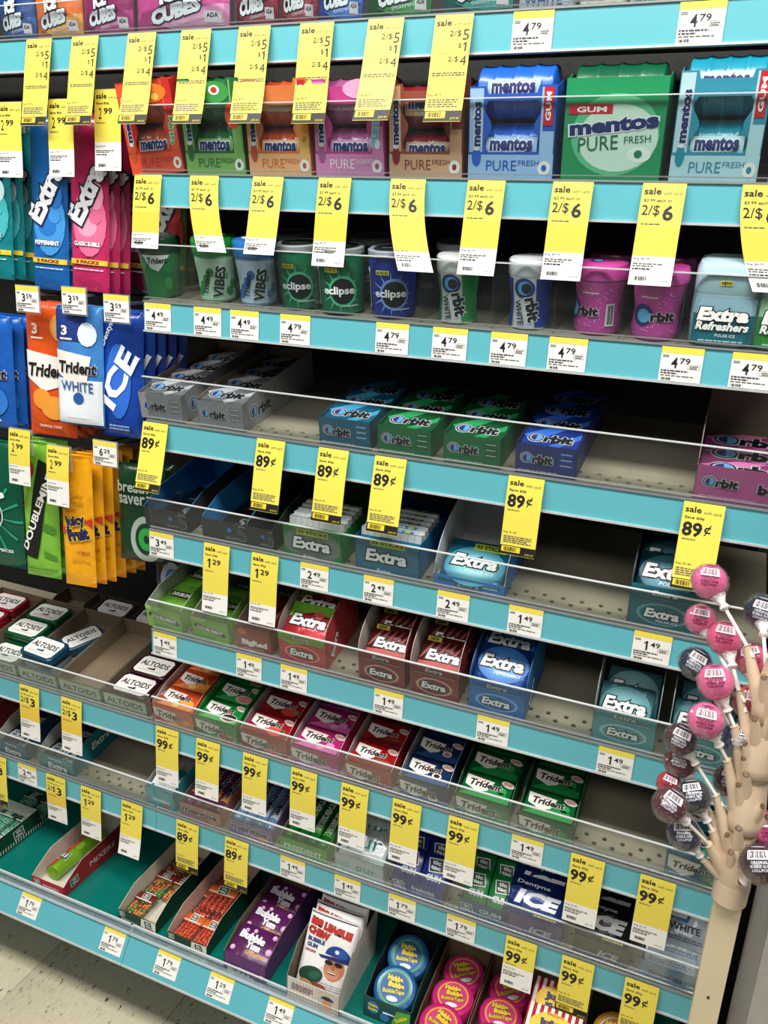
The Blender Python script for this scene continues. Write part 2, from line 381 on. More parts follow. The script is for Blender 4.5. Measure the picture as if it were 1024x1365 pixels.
def sale(r, px, kind, L=.105, wf=None, a=.012, c=.3, world=None, desc=''):
    key = (kind, L, wf, round(a, 3), round(c, 2))
    if key not in tagcache:
        fn = bend(a, c); b = MB(); n = 14
        for i in range(n):
            y0, y1 = -L*i/n, -L*(i+1)/n
            m = WHT if (wf is not None and (y0+y1)/2 < wf) else (ORY if (wf is not None and y0 < wf*.55) else YEL)
            if wf is None or kind[0] != '/': m = WHT if m is WHT else YEL
            p = [fn(0, y0, 0), fn(TW, y0, 0), fn(TW, y1, 0), fn(0, y1, 0)]
            q = [(x, y+.00035, z) for x, y, z in p]
            b.add(p+q, [(0, 1, 2, 3), (7, 6, 5, 4), (0, 3, 7, 4), (1, 5, 6, 2)]+([(3, 2, 6, 7)] if i == n-1 else []), m)
        tagcache[key] = (b.data('paper'), sale_art(kind, L, wf).data(fn))
    pd, ad = tagcache[key]
    if world is None: mt = T((X(r, px), Y0[r]-.0012, Z[r]-.0005))
    else: mt = world
    o = meshobj('sale_tag', pd, None, mt); meshobj('printed_price', ad, o)
    o['_d'] = desc; o['category'] = 'price tag'; o['group'] = 'yellow sale tags on the shelf edges'
    return o
def ticket(r, px, big, small, world=None):
    key = ('w', big, small); w, L = TW, .0395
    if key not in tagcache:
        b = MB(); b.box(0, w, -.0006, 0, -L, 0, WHT); A = Art()
        A.rect(0, -.0075, w, 0, YEL); A.text(big, .016, -.018, .0045 if big == '1' else .007, .0125, K, bold=.0 if big == '1' else .02); A.text(small, .0275, -.0155, .0115, .0068, K, bold=.01)
        A.lines(.002, .009, -.0095, .001, 2, G); A.lines(.002, .032, -.0265, .0017, 2, '#4a4850', seed=2); A.lines(.002, .045, -.0325, .0012, 1, G, seed=12)
        A.bars(.003, -.0385, .014, -.0355, K, n=9)
        for q in ((.031, -.0245, .0445, -.0242), (.031, -.0192, .0445, -.0189), (.031, -.0245, .0313, -.0189), (.0442, -.0245, .0445, -.0189)): A.rect(*q, G)
        A.lines(.033, .043, -.0203, .0012, 2, G, seed=3)
        tagcache[key] = (b.data('paper'), A.data(front(-.0006)))
    pd, ad = tagcache[key]
    mt = world if world is not None else T((X(r, px), Y0[r]-.0008, Z[r]-.0008)) @ (Matrix.Identity(4) if r != 8 else Matrix.Rotation(-math.atan2(.026, SH), 4, 'X'))
    o = meshobj('price_ticket', pd, None, mt); meshobj('printed_price', ad, o)
    o['_d'] = ''; o['category'] = 'price tag'; o['group'] = 'white price tickets on the shelf edges'
    return o
TAGS = {}
def reg(r, o, kind, price, bay=''): TAGS.setdefault((r, bay, kind, price), []).append(o)
for px in (38, 98.5, 173, 244, 320.7, 402.6, 493, 582.6): reg(0, sale(0, px, '5', .118, None, .016+random.uniform(-.003, .006), random.uniform(.1, .6)), 'long yellow', '2/$5 tag')
for px in (685.8, 908): reg(0, ticket(0, px, '4', '79'), 'white', '4.79 ticket')
for i, px in enumerate((181.8, 255.6, 339.3, 426.8, 522.8, 625.5, 738.9, 858.4, 991)):
    reg(1, sale(1, px, '/6', .110 if i > 2 else .1, -.078 if i != 4 else -.083, (.012, -.012, .016, .012, -.014, .012, .014, .012, -.002)[i], (.1, -.3, .4, .1, -.5, .2, .1, .3, -.4)[i]), 'yellow and white', '2/$6 tag')
for px, c in ((193.4, '49'), (259, '49'), (307.7, '49'), (374.5, '79'), (502.5, '79'), (578.4, '79'), (656, '79'), (733.6, '79'), (883.8, '79'), (978, '79')):
    reg(2, ticket(2, px, '4', c), 'white', f'4.{c} ticket')
for px in (192.7, 344.6, 427, 501.8, 679.8, 913): reg(3, sale(3, px, ('89', '¢'), .104, None, .014+random.uniform(-.004, .006), random.uniform(.0, .5)), 'yellow', '89¢ tag')
reg(4, ticket(4, 199.7, '3', '49'), 'white', '3.49 ticket')
for px in (274, 337.5): reg(4, sale(4, px, ('1', '29'), .112, -.078, .006, .1), 'yellow and white', '1.29 tag')
for px in (401.5, 486, 584.4): reg(4, ticket(4, px, '2', '49'), 'white', '2.49 ticket')
for px in (679.8, 846.8): reg(4, ticket(4, px, '1', '49'), 'white', '1.49 ticket')
for px in (205, 315.8, 375, 500, 637.6, 799.4): reg(5, ticket(5, px, '1', '49'), 'white', '1.49 ticket')
for px in (28, 83.5): reg(6, sale(6, px, '/3', .108, -.07, .004, .1), 'yellow and white', '2/$3 tag', 'left bay ')
for px in (210, 263.7, 326, 390, 457, 525.4, 600, 763, 855): reg(6, sale(6, px, ('99', '¢'), .108, -.078, .004+random.uniform(-.002, .004), random.uniform(0, .15)), 'yellow and white', '99¢ tag')
reg(6, ticket(6, 683.6, '1', '49'), 'white', '1.49 ticket')
reg(7, sale(7, -14, '/3', .108, None, .004, .1), 'yellow', '2/$3 tag', 'left bay ')
reg(7, ticket(7, 24, '2', '49'), 'white', '2.49 ticket', 'left bay ')
reg(7, sale(7, 63, '/3', .100, -.062, .0, -.1), 'yellow and white', '2/$3 tag', 'left bay ')
for px in (109.6, 164): reg(7, sale(7, px, ('1', '29'), .104, -.066, .004, .1 if px < 150 else .5), 'yellow and white', '1.29 tag', 'left bay ')
for px in (237, 302): reg(7, sale(7, px, ('89', '¢'), .100, None, .004, .1), 'yellow', '89¢ tag')
for px, a, c in ((374.7, '1', '49'), (447, '1', '49'), (519, '1', '79'), (597, '1', '79')): reg(7, ticket(7, px, a, c), 'white', f'{a}.{c} ticket')
for px, L, wf in ((676.6, .082, -.048), (751, .09, None), (834.8, .09, None)): reg(7, sale(7, px, ('99', '¢'), L, wf, .008, .3), 'yellow', '99¢ tag')
for px, c in ((32, '79'), (141.8, '79'), (213.5, '79'), (283, '29'), (361, '49')): reg(8, ticket(8, px, '1', c), 'white', f'1.{c} ticket')
SETS = {}
for (r, bay, kind, price), os in TAGS.items():
    for o in os: SETS.setdefault((r, bay, 'white' if kind == 'white' else 'yellow'), []).append((o.location.x, o, kind, price))
for (r, bay, col), os in SETS.items():
    os.sort(key=lambda t: t[0])
    for i, (x, o, kind, price) in enumerate(os):
        pos = 'the only one' if len(os) == 1 else f'{NUM[i]} {col} from left'
        o['label'] = f'{kind} {price}, {pos}, {bay}{ROWN[r]} shelf edge'; del o['_d']
# ================================================================== PRODUCTS
# ---- brand-style prints (all flat print)
def a_orbit(A, w, cx=0, cy=0, ol='#c9cdd2', tx='#0d0f18'):
    k = w
    A.ell(cx-.27*k, cy, .165*k, .15*k, ol, 1); A.ell(cx-.27*k, cy, .145*k, .13*k, '#1c2358', 2)
    A.ell(cx-.27*k, cy, .115*k, .105*k, ol, 3); A.ell(cx-.262*k, cy-.003*k, .10*k, .092*k, '#2a2f70', 4, a0=90, a1=270); A.ell(cx-.262*k, cy-.003*k, .10*k, .092*k, '#5ba7e0', 4, a0=-90, a1=90)
    A.text('rbit', cx+.14*k, cy-.010*k, .52*k, .24*k, tx, 6, bold=.05, out=ol, ow=.045, shear=.10)
def a_extra(A, w, cx=0, cy=0, ol='#0e1420', tx='#f1f3f2', sub=None, rot=0):
    A.text('Extra', cx, cy, .80*w, .26*w, tx, 6, bold=.04, out=ol, ow=.07, shear=.18, rot=rot)
    if sub: A.text(sub, cx+.12*w, cy-.21*w, .5*w, .065*w, '#e8f0f2', 4, bold=.01, shear=.15, rot=rot)
def a_trident(A, w, l, cx=0, cy=0, sc_=1, fruit=()):
    A.poly([(cx-.46*w, cy+.30*l), (cx+.12*w, cy+.22*l), (cx+.02*w, cy-.18*l), (cx-.16*w, cy-.30*l), (cx-.44*w, cy-.10*l)], '#f3e9e2', 3)
    for x, y, rx, ry, c in fruit: A.ell(cx+x*w, cy+y*l, rx*w, ry*l, c, 2, n=12)
    A.text('Trident', cx-.04*w, cy+.03*l, .66*w, .17*w, '#15161b', 6, bold=.035, shear=.15, out='#f3e9e2', ow=.03)
    A.ell(cx-.075*w, cy+.03*l+.085*w, .018*w, .014*w, '#e3342c', 7, n=8)
def glow(A, w, l, c1, c2, cx=0, cy=0):
    def mix(t): return '#'+''.join('%02x' % int(int(c1[i:i+2], 16)*(1-t)+int(c2[i:i+2], 16)*t) for i in (1, 3, 5))
    for q in range(6): A.ell(cx, cy-.012*q*l, w*(.48-.045*q), l*(.46-.055*q), mix(q/5), 1+q*.35, n=22)
# ---- generic pack (lies flat, print on top) with print also on its near edge
PK = {}
def pack(key, w, l, t, colour, artfn, mat4, label, cat='gum pack', group=None, edge=None, name='gum_pack', mk=foil):
    k = (key, round(w, 4), round(l, 4), round(t, 4))
    if k not in PK:
        A = Art(); artfn(A, w, l); pd = A.data(top(t)); ed = None
        if edge: E = Art(); edge(E, w, t); ed = E.data(front(-l/2))
        PK[k] = (bevbox(w, l, t, min(.0012, t*.2), mk(colour)), pd, ed)
    b_, p_, e_ = PK[k]
    o = meshobj(name, b_, None, mat4); meshobj('printed_top', p_, o)
    if e_: meshobj('printed_edge', e_, o)
    return tag(o, label, cat, group)
# ---- open display carton: root at front-bottom centre
def carton(r, x0, x1, depth, hf, hb, out, inn, label, d0=.008, curve=0, art=None, sideart=None, insert=0, back=True, hm=None, h0=.0008, name='display_carton', mat4=None, group='open display cartons on the shelves'):
    g = .0011; w = (x1-x0)-.0016; mt = mat4 if mat4 is not None else frame(r) @ T(((x0+x1)/2, d0, h0))
    root = empty(name, label, 'carton', mt, group)
    O = card(out); I = card(inn); t = .0009
    b = MB(); b.box(-w/2, w/2, 0, depth, 0, t, I); b.obj('base_panel', root)
    b = MB(); b.box(-w/2, w/2, 0, t, 0, hf, O); fp = b.obj('front_panel', root)
    if art:
        A = Art(); art(A, w, hf); A.obj('printed_front', fp, front(-.0001))
    hm = hm or hb
    if curve: prof = [(0, 0), (depth, 0), (depth, hb)]+[(depth*(1-.98*math.sin(a)), hf+(hb-hf)*math.cos(a)) for a in [math.pi/2*i/8 for i in range(1, 8)]]+[(0, hf)]
    else: prof = [(0, 0), (depth, 0), (depth, hb), (depth*.25, hm), (depth*.06, hf+.3*(hm-hf)), (0, hf)]
    for sx in (-1, 1):
        b = MB(); x = sx*w/2
        b.prism(prof, x-sx*t/2-t/2, x-sx*t/2+t/2, I, 'yz')
        s_ = b.obj('side_panel', root)
        b = MB(); b.prism(prof, x-.0001 if sx < 0 else x-.0001, x+.0001, O, 'yz'); b.obj('printed_side', s_)
        if sx > 0 and sideart: A = Art(); sideart(A, depth, hf); A.obj('side_lettering', s_, right(w/2+.0002))
    if back: b = MB(); b.box(-w/2, w/2, depth-t, depth, 0, hb, I); b.obj('back_panel', root)
    if insert: b = MB(); b.box(-w/2+t*1.2, w/2-t*1.2, t*1.2, depth-t*1.5, t*1.2, insert, I); b.obj('raised_insert', root)
    return mt, w, root
def rows(mt, w, n, pl, pt_, y0, z, tilt, key, colour, artfn, lab, cat='gum pack', group=None, edge=None, first=0, cols=1, gap=.0012, mk=foil, step=None, jig=.5):
    cw = (w-.0035)/cols
    for i in range(n):
        for c in range(cols):
            m = mt @ T(((c-(cols-1)/2)*cw, y0+pl/2*math.cos(math.radians(tilt))+i*((step or pl)+gap), z+(pl/2*math.sin(math.radians(tilt))))) @ Rx(tilt) @ Rz(random.uniform(-jig, jig))
            pos = ['frontmost', 'second', 'third', 'fourth', 'fifth'][i]
            cc = '' if cols == 1 else [' left', ' right'][c] if cols == 2 else f' {NUM[c]}'
            pack(key, cw-.0012, pl, pt_, colour, artfn, m, f'{lab}, {pos} row{cc}', cat, group, edge, mk=mk)
# ================================================================== third shelf down to seventh: cartons of packs
def orb(c2):
    def f(A, w, l):
        A.poly([(-.5*w, .1*l), (-.1*w, .5*l), (.2*w, .5*l), (-.3*w, -.2*l)], c2, 1); A.poly([(.1*w, -.45*l), (.5*w, .1*l), (.5*w, .35*l), (.0*w, -.3*l)], c2, 1)
        a_orbit(A, w*.98, 0, 0)
    return f
def orbfront(c2, slots=1):
    def f(A, w, h):
        a_orbit(A, w*.66, -.14*w, .55*h); A.lines(-.45*w, .2*w, .14*h, .0012, 1, '#aab7bd')
        if slots:
            for k in range(3): A.rect(.22*w, (.34+.19*k)*h, .44*w, (.48+.19*k)*h, c2, 1); A.lines(.25*w, .42*w, (.43+.19*k)*h, .0012, 1, '#c5d0d0', 2)
    return f
r = 3
spec = [(190, 265, '#8c8d90', '#8a7660', '#76777b', '#b4b6ba', 'silver grey', 1, .052),
        (266, 356, '#8c8d90', '#8a7660', '#76777b', '#b4b6ba', 'silver grey', 1, .052),
        (427, 503, '#1d5a74', '#1d5a74', '#12688a', '#3a9cc4', 'teal blue', 0, .044),
        (504, 590, '#0f6a3c', '#0f6a3c', '#0b5c30', '#1f9a55', 'leaf green', 0, .044),
        (591, 680, '#0f6a3c', '#0f6a3c', '#0b5c30', '#1f9a55', 'leaf green', 0, .044),
        (686, 792, '#24336f', '#24336f', '#1b3f9c', '#2f6ad0', 'dark blue', 0, .044)]
xs = []
for i, (a, b_, out, inn, pc, p2, nme, brown, hb) in enumerate(spec):
    x0, x1 = X(r, a, .01), X(r, b_, .01)
    x1 = x0+.080 if i not in (1,) else x0+.082
    which = ['leftmost ', 'second ', '', 'left ', 'right ', ''][i]
    mt, w, root = carton(r, x0, x1, .225 if i < 2 else (.168 if i != 5 else .2), .041, .062 if brown else .043, out, inn, f'{which}{nme} gum carton on the fourth shelf', art=orbfront(pc, 1), insert=.029 if brown else .025, sideart=(lambda A, d, h: a_orbit(A, .075, .05, .55*h)) if brown else None, hm=.052 if brown else None)
    rows(mt, w, 4 if i in (0, 1, 5) else 3, .052, .0095, .003, .030 if brown else .026, 11, 'orb'+nme, pc, orb(p2), f'{nme} gum pack in the {which}{nme} carton', group=f'{nme} gum packs on the fourth shelf')
# pink carton at the right edge
x0 = X(r, 922, .01)
mt, w, root = carton(r, x0, x0+.118, .17, .044, .085, '#b5588f', '#7a6f62', 'pink gum carton at the right edge of the fourth shelf', art=lambda A, w, h: (a_orbit(A, w*.42, -.25*w, .55*h), A.text('bit', .2*w, .5*h, .2*w, .012, '#15131c', 4, bold=.05, out='#d9b6cc'), A.lines(-.45*w, .1*w, .14*h, .0012, 1, '#e0a8c8')), insert=.02, hm=.08)
rows(mt, w, 3, .045, .0095, .006, .021, 3, 'orbpink', '#b04a88', orb('#d77ab0'), 'pink gum pack in the pink carton', group='pink gum packs on the fourth shelf')
# ---- fifth shelf (r=4)
r = 4
def five(c):
    def f(A, w, h):
        A.text('5', .40*w, .55*h, .18*w, .75*h, '#9a9da0', 2, bold=.02); A.text('5', .40*w, .55*h, .155*w, .65*h, '#2a2c30', 3, bold=.0)
        A.lines(.02*w, .28*w, .3*h, .0013, 2, '#8f9498'); A.ell(.12*w, .62*h, .05*w, .1*h, '#3d86d8', 2, rot=30)
    return f
for i, (a, c, n) in enumerate(((196, 4, 'left'), (272, 4, 'middle'), (330, 4, 'right'))):
    x0 = X(r, a, .01); wdt = .083 if i < 2 else .05
    mt, w, root = carton(r, x0, x0+wdt, .2, .036, .062, '#34373b', '#2f86c8' if i < 2 else '#1c6a38', f'{n} charcoal carton with coloured inside on the fifth shelf', art=five(0), hm=.052)
    for k in range(2):
        pack('slim', .070 if i < 2 else .042, .06, .008, '#1b1d20', lambda A, w, l: (A.text('5', 0, 0, .2*w, .4*l, '#8d9094', 2), A.lines(-.3*w, .2*w, -.3*l, .0015, 1, '#44a0e0')), mt @ T((0, .05+.062*k, .0012)) @ Rx(0), f'slim black gum pack in the {n} charcoal carton, {"front" if k == 0 else "rear"} one', group='black gum packs on the fifth shelf')
def ext35(bgc, c2):
    def f(A, w, h):
        glow(A, w, h*1.3, c2, bgc, 0, .5*h); A.rect(-.38*w, .12*h, .38*w, .86*h, c2, 2)
        A.text('35 STICKS', .02*w, .90*h, .5*w, .1*h, '#10120c', 6, bold=.03); A.rect(-.25*w, .80*h, .29*w, 1.0*h, '#b9cf3a', 5)
        a_extra(A, w*.8, 0, .52*h); A.text('Extra', -.05*w, .08*h, .22*w, .1*h, '#f0f4f4', 4, bold=.03, shear=.15)
    return f
STK = {}
def sticks(mt, w, n, colr, lab, grp, y0=.012, z=.042):
    for i in range(n):
        k = (colr, round(w, 3))
        if k not in STK:
            b = MB(); ws = w-.006; nn = 9
            for q in range(nn): b.box(-ws/2+q*ws/nn+.0003, -ws/2+(q+1)*ws/nn-.0003, -.0055, .0055, 0, .052, M('#dfe4e4', .3, .2))
            A = Art(); A.rect(-ws*.16, -.006, ws*.34, .006, colr, 1); A.text('Extra', ws*.04, 0, ws*.24, .008, '#ffffff', 2, bold=.03, shear=.15); A.rect(ws*.2, -.004, ws*.29, .004, '#d5e04a', 2)
            A.rect(-ws/2, -.0061, ws/2, -.0052, colr, 1)
            b2 = MB(); b2.box(-ws/2-.0004, ws/2+.0004, -.0062, .0062, -.0004, .040, film(colr))
            STK[k] = (b2.data('wrap'), b.data('sticks'), A.data(top(.0522)))
        w_, s_, a_ = STK[k]
        o = meshobj('stick_gum_pack', w_, None, mt @ T((0, y0+i*.0135, z)) @ Rx(-14)); meshobj('foil_sticks', s_, o); meshobj('printed_top', a_, o)
        tag(o, f'{lab}, {["frontmost", "second from front", "third from front", "fourth from front", "fifth from front", "rearmost"][i]}', 'gum pack', grp)
x0 = X(r, 380, .01)
mt, w, root = carton(r, x0, x0+.098, .15, .050, .040, '#1f8a3f', '#176a30', 'green carton of thirty-five stick packs on the fifth shelf', art=ext35('#5f6a62', '#79837a'), hm=.044)
sticks(mt, w, 5, '#1f9a48', 'green and white stick gum pack in the green carton', 'green stick packs on the fifth shelf', z=.006)
x0 = X(r, 475, .01)
mt, w, root = carton(r, x0, x0+.1, .15, .056, .05, '#1c6f92', '#15567a', 'blue carton full of stick packs on the fifth shelf', art=ext35('#1c6f92', '#3a6f88'), hm=.052)
sticks(mt, w, 6, '#2487ad', 'blue and white stick gum pack in the blue carton', 'blue stick packs on the fifth shelf', z=.010)
x0 = X(r, 578, .01)
mt, w, root = carton(r, x0, x0+.104, .15, .018, .088, '#3c7fc4', '#c3c6c8', 'almost empty pale blue carton with grey inside on the fifth shelf', curve=1, insert=.010, art=lambda A, w, h: (A.text('Extra', -.0*w, .5*h, .3*w, .4*h, '#f0f4f4', 4, bold=.03, shear=.15), A.lines(.2*w, .4*w, .6*h, .002, 1, '#d8e8f4')))
pack('polar35', w-.012, .075, .018, '#1b6680', lambda A, w, l: (glow(A, w, l, '#3f93aa', '#8ed0d8', 0, -.1*l), a_extra(A, w*.9, 0, .0*l, sub='POLAR ICE'), A.rect(-.1*w, .28*l, .42*w, .43*l, '#b9cf3a', 5), A.text('35 STICKS', .16*w, .355*l, .46*w, .1*l, '#10120c', 6, bold=.03)), mt @ T((0, .040, .0110)) @ Rx(22), 'large teal ice gum pack leaning alone in the almost empty carton', 'gum pack')
def ext(c1, c2, sub):
    return lambda A, w, l: (glow(A, w, l, c1, c2), a_extra(A, w, 0, .04*l, sub=sub))
def extfront(c1, ringc, sub=None, cut=True):
    def f(A, w, h):
        A.ell(0, .36*h, .38*w, .27*h, ringc, 1); A.ell(0, .36*h, .33*w, .22*h, c1, 2); a_extra(A, w*.62, 0, .38*h, sub=sub)
        if cut: A.text('Extra', 0, .86*h, .36*w, .12*h, '#dfe6e6', 3, bold=.03, shear=.15, out='#243038'); A.rect(-.42*w, .72*h, .42*w, .735*h, ringc, 2)
    return f
x0 = X(r, 834, .01)
mt, w, root = carton(r, x0, x0+.086, .1, .062, .1, '#14606e', '#2a4a50', 'dark teal gum carton behind the lollipops on the fifth shelf', curve=1, insert=.045, art=extfront('#14606e', '#4f98a0', 'POLAR ICE'))
for k in range(2): pack('polar', w-.008, .058, .012, '#0f4456', ext('#1d5f74', '#5596aa', 'POLAR ICE'), mt @ T((0, .036+.026*k, .056+.008*k)) @ Rx(38), f'dark teal ice gum pack behind the lollipops, {"front" if k == 0 else "rear"} one', 'gum pack', 'ice gum packs on the fifth shelf')
# ---- sixth shelf (r=5)
r = 5
def dbl(A, w, h):
    A.poly([(-.44*w, .62*h), (-.36*w, .5*h), (.36*w, .30*h), (.44*w, .36*h), (.36*w, .52*h), (-.36*w, .72*h)], '#131a12', 2)
    A.text('DOUBLEMINT', 0, .51*h, .7*w, .17*h, '#f0f2ea', 3, bold=.03, rot=-7)
    A.poly([(0, 0), (.5*w, .0), (.5*w, .3*h), (.2*w, .25*h)], '#8cbf4a', 1); A.poly([(-.5*w, 1*h), (0, h), (-.2*w, .8*h), (-.5*w, .85*h)], '#a8d070', 1)
def dblp(A, w, l):
    A.poly([(-.44*w, .1*l), (-.36*w, -.12*l), (.36*w, -.12*l), (.44*w, .0), (.36*w, .14*l), (-.36*w, .14*l)], '#131a12', 2)
    A.text('DOUBLEMINT', 0, .01*l, .7*w, .15*l, '#f0f2ea', 3, bold=.03)
for i, a in enumerate((199, 259)):
    x0 = X(r, a, .01)
    mt, w, root = carton(r, x0, x0+.071, .165, .042, .062, '#78b448', '#a9aaa0', f'{["left", "right"][i]} light green gum carton on the sixth shelf', art=dbl, insert=.016, hm=.056)
    rows(mt, w, 2, .06, .012, .03, .0165, 4, 'dbl', '#5f9c2c', dblp, f'light green gum pack in the {["left", "right"][i]} green carton', group='light green gum packs on the sixth shelf')
x0 = X(r, 317, .01)
mt, w, root = carton(r, x0, x0+.064, .165, .045, .066, '#93312b', '#8e7f74', 'brick red gum carton on the sixth shelf', insert=.018, hm=.058, art=lambda A, w, h: (A.text('BigRed', .04*w, .36*h, .74*w, .3*h, '#f4ece4', 4, bold=.05), A.text('Junk', 0, .8*h, .5*w, .16*h, '#c96a58', 3, bold=.02) if False else A.ell(-.3*w, .8*h, .14*w, .13*h, '#d66a3c', 2), A.lines(-.3*w, .3*w, .14*h, .0016, 1, '#e0b8a8')))
rows(mt, w, 2, .06, .012, .03, .0185, 4, 'red', '#7c1d1c', lambda A, w, l: (A.ell(.2*w, 0, .2*w, .2*l, '#c2512a', 1), A.text('BigRed', -.05*w, 0, .6*w, .2*l, '#f4ece4', 3, bold=.04)), 'dark red cinnamon gum pack in the brick red carton', group='dark red gum packs on the sixth shelf')
x0 = X(r, 374, .01)
melon = lambda A, w, l: (A.poly([(-.5*w, .5*l), (.5*w, .5*l), (.5*w, .2*l), (0, .28*l), (-.5*w, .05*l)], '#6fb52e', 1), A.ell(.15*w, .22*l, .12*w, .12*l, '#e05a50', 2), a_extra(A, w, 0, .0))
mt, w, root = carton(r, x0, x0+.083, .12, .056, .095, '#c4444a', '#9a938a', 'red and green watermelon gum carton on the sixth shelf', curve=1, insert=.038, art=lambda A, w, h: (A.rect(-.5*w, .72*h, .5*w, h, '#86b83c', 1), A.poly([(-.5*w, .72*h), (-.2*w, .62*h), (.1*w, .72*h)], '#86b83c', 1), extfront('#b8343c', '#e88a88')(A, w, h)), sideart=lambda A, d, h: a_extra(A, .05, .03, .03, rot=60))
for k in range(2): pack('melon', w-.006, .06, .012, '#b52a34', melon, mt @ T((0, .036+.036*k, .050+.012*k)) @ Rx(28), f'red and green watermelon gum pack, {"front" if k == 0 else "rear"} one in its carton', 'gum pack', 'watermelon gum packs on the sixth shelf')
cinn = lambda A, w, l: (A.poly([(-.5*w, -.5*l), (.5*w, -.4*l), (.5*w, -.1*l), (-.5*w, -.2*l)], '#a83a34', 1), [A.ell(-.35*w+.16*w*k, .12*l, .03*w, .3*l, '#8e4030', 2, rot=-30) for k in range(6)], A.rect(-.42*w, .34*l, -.1*w, .46*l, '#d9cf3a', 3), A.text('NEW', -.26*w, .4*l, .2*w, .08*l, '#20180e', 4, bold=.04), a_extra(A, w*.95, .05*w, 0))
for i, a in enumerate((479, 547)):
    x0 = X(r, a, .01)
    mt, w, root = carton(r, x0, x0+.076, .11, .056, .105, '#86302e', '#b9b2a8', f'{["left", "right"][i]} dark red curved gum carton on the sixth shelf', curve=1, insert=.03, art=extfront('#7a2826', '#c9a09a'))
    for k in range(2): pack('cinn', w-.008, .06, .011, '#5e1a1c', cinn, mt @ T((.002, .034+.030*k, .046+.010*k)) @ Rx(34), f'dark red cinnamon stick gum pack, {"front" if k == 0 else "rear"} one in {["left", "right"][i]} curved carton', 'gum pack', 'cinnamon gum packs on the sixth shelf')
x0 = X(r, 624, .01)
mt, w, root = carton(r, x0, x0+.084, .12, .054, .095, '#2f74b8', '#2f5f94', 'bright blue gum carton on the sixth shelf', curve=1, insert=.045, art=extfront('#2f74b8', '#7fb4e4'), sideart=lambda A, d, h: a_extra(A, .05, .03, .03, rot=60))
for k in range(2): pack('pep', w-.006, .06, .012, '#153f80', ext('#2468b4', '#5a9cd8', 'PEPPERMINT'), mt @ T((0, .036+.036*k, .054+.014*k)) @ Rx(30), f'bright blue peppermint gum pack, {"front" if k == 0 else "rear"} one in its carton', 'gum pack', 'peppermint gum packs on the sixth shelf')
for i, a in enumerate((787, 884)):
    x0 = X(r, a, .01)
    mt, w, root = carton(r, x0, x0+.083, .12, .055, .115, '#5b9ea6', '#8d9494', ['pale teal gum carton with two packs left on the sixth shelf', 'pale teal gum carton behind the lollipops on the sixth shelf'][i], curve=1, insert=.02, art=extfront('#5b9ea6', '#a8ccd0'))
    for k in range(2): pack('mist', w-.012, .06, .011, '#3b6f76', ext('#4d8a90', '#78aab0', None), mt @ T((.003*(2*k-1), .030+.022*k, .040+.012*k)) @ Rx(48), f'muted teal gum pack, {"front" if k == 0 else "rear"} one {["in the half empty pale carton", "in the carton behind the lollipops"][i]}', 'gum pack', 'muted teal gum packs on the sixth shelf')
# ---- seventh shelf (r=6)
r = 6
def tri(c2, fruit, badge=True):
    def f(A, w, l):
        A.poly([(-.5*w, -.5*l), (.5*w, -.5*l), (.5*w, -.25*l), (-.2*w, -.2*l)], c2, 1)
        a_trident(A, w, l, 0, 0, fruit=fruit)
        if badge: A.ell(.38*w, .26*l, .14*w, .12*l, '#ecd9cf', 4, rot=-15, n=12); A.lines(.29*w, .47*w, .31*l, .0012, 3, '#b0524a', 5)
    return f
def trif(c2, fruit): return lambda A, w, h: (A.poly([(-.5*w, .0), (.5*w, .0), (.5*w, .3*h), (-.1*w, .2*h)], c2, 1), a_trident(A, w, h*1.2, -.02*w, .5*h, fruit=fruit))
TR = [(207, .083, '#e2552a', '#f0884a', 'orange', [(.25, -.2, .2, .2, '#f2a03c'), (.02, -.32, .12, .13, '#ffd070')], '#b9a8a0'),
      (263, .083, '#138a3c', '#3fb45a', 'watermelon green', [(.25, -.28, .22, .2, '#efe9dc'), (.26, -.26, .19, .16, '#e4573f')], '#138a3c'),
      (323, .087, '#b01c28', '#8a141e', 'strawberry red', [(.2, -.26, .2, .2, '#e04a40'), (.36, -.22, .06, .1, '#3c9a3a')], '#a8989a'),
      (389, .086, '#c02c78', '#e06ab0', 'magenta pink', [(.28, -.2, .1, .12, '#ea8cc0'), (.1, -.34, .1, .1, '#f0a0d0'), (-.1, -.3, .07, .08, '#e47ab8')], '#b9a8ae'),
      (461, .080, '#b51a1e', '#7a1216', 'cinnamon red', [(.1, -.28, .2, .05, '#7c3a22'), (.25, -.2, .2, .05, '#8c4a2c')], '#b5aaa8'),
      (532, .080, '#1d3560', '#28528c', 'navy blue', [(.22, -.18, .11, .13, '#e7e2dc'), (.22, -.18, .07, .08, '#e0603c')], '#9fa6ae'),
      (606, .085, '#0e6e34', '#1a9a4a', 'dark green', [(.2, -.2, .22, .12, '#1c8a40'), (.3, -.05, .1, .14, '#23a04c')], '#2c5f40'),
      (689, .082, '#0e6e34', '#1a9a4a', 'dark green', [(.2, -.2, .22, .12, '#1c8a40'), (.3, -.05, .1, .14, '#23a04c')], '#2c5f40')]
for i, (a, wd_, c, c2, nme, fr, inn) in enumerate(TR):
    x0 = X(r, a, .01); which = '' if i < 6 else ['left ', 'right '][i-6]
    mt, w, root = carton(r, x0, x0+wd_, .15, .036, .055, c, inn, f'{which}{nme} gum carton on the seventh shelf', insert=.024, hm=.048, art=trif(c2, fr))
    rows(mt, w-.004, 3, .048, .011, .004, .0255, 2, 'tri'+nme, c, tri(c2, fr, i not in (0,)), f'{nme} gum pack in the {which}{nme} carton', group=f'{nme} gum packs on the seventh shelf')
x0 = X(r, 884, .01)
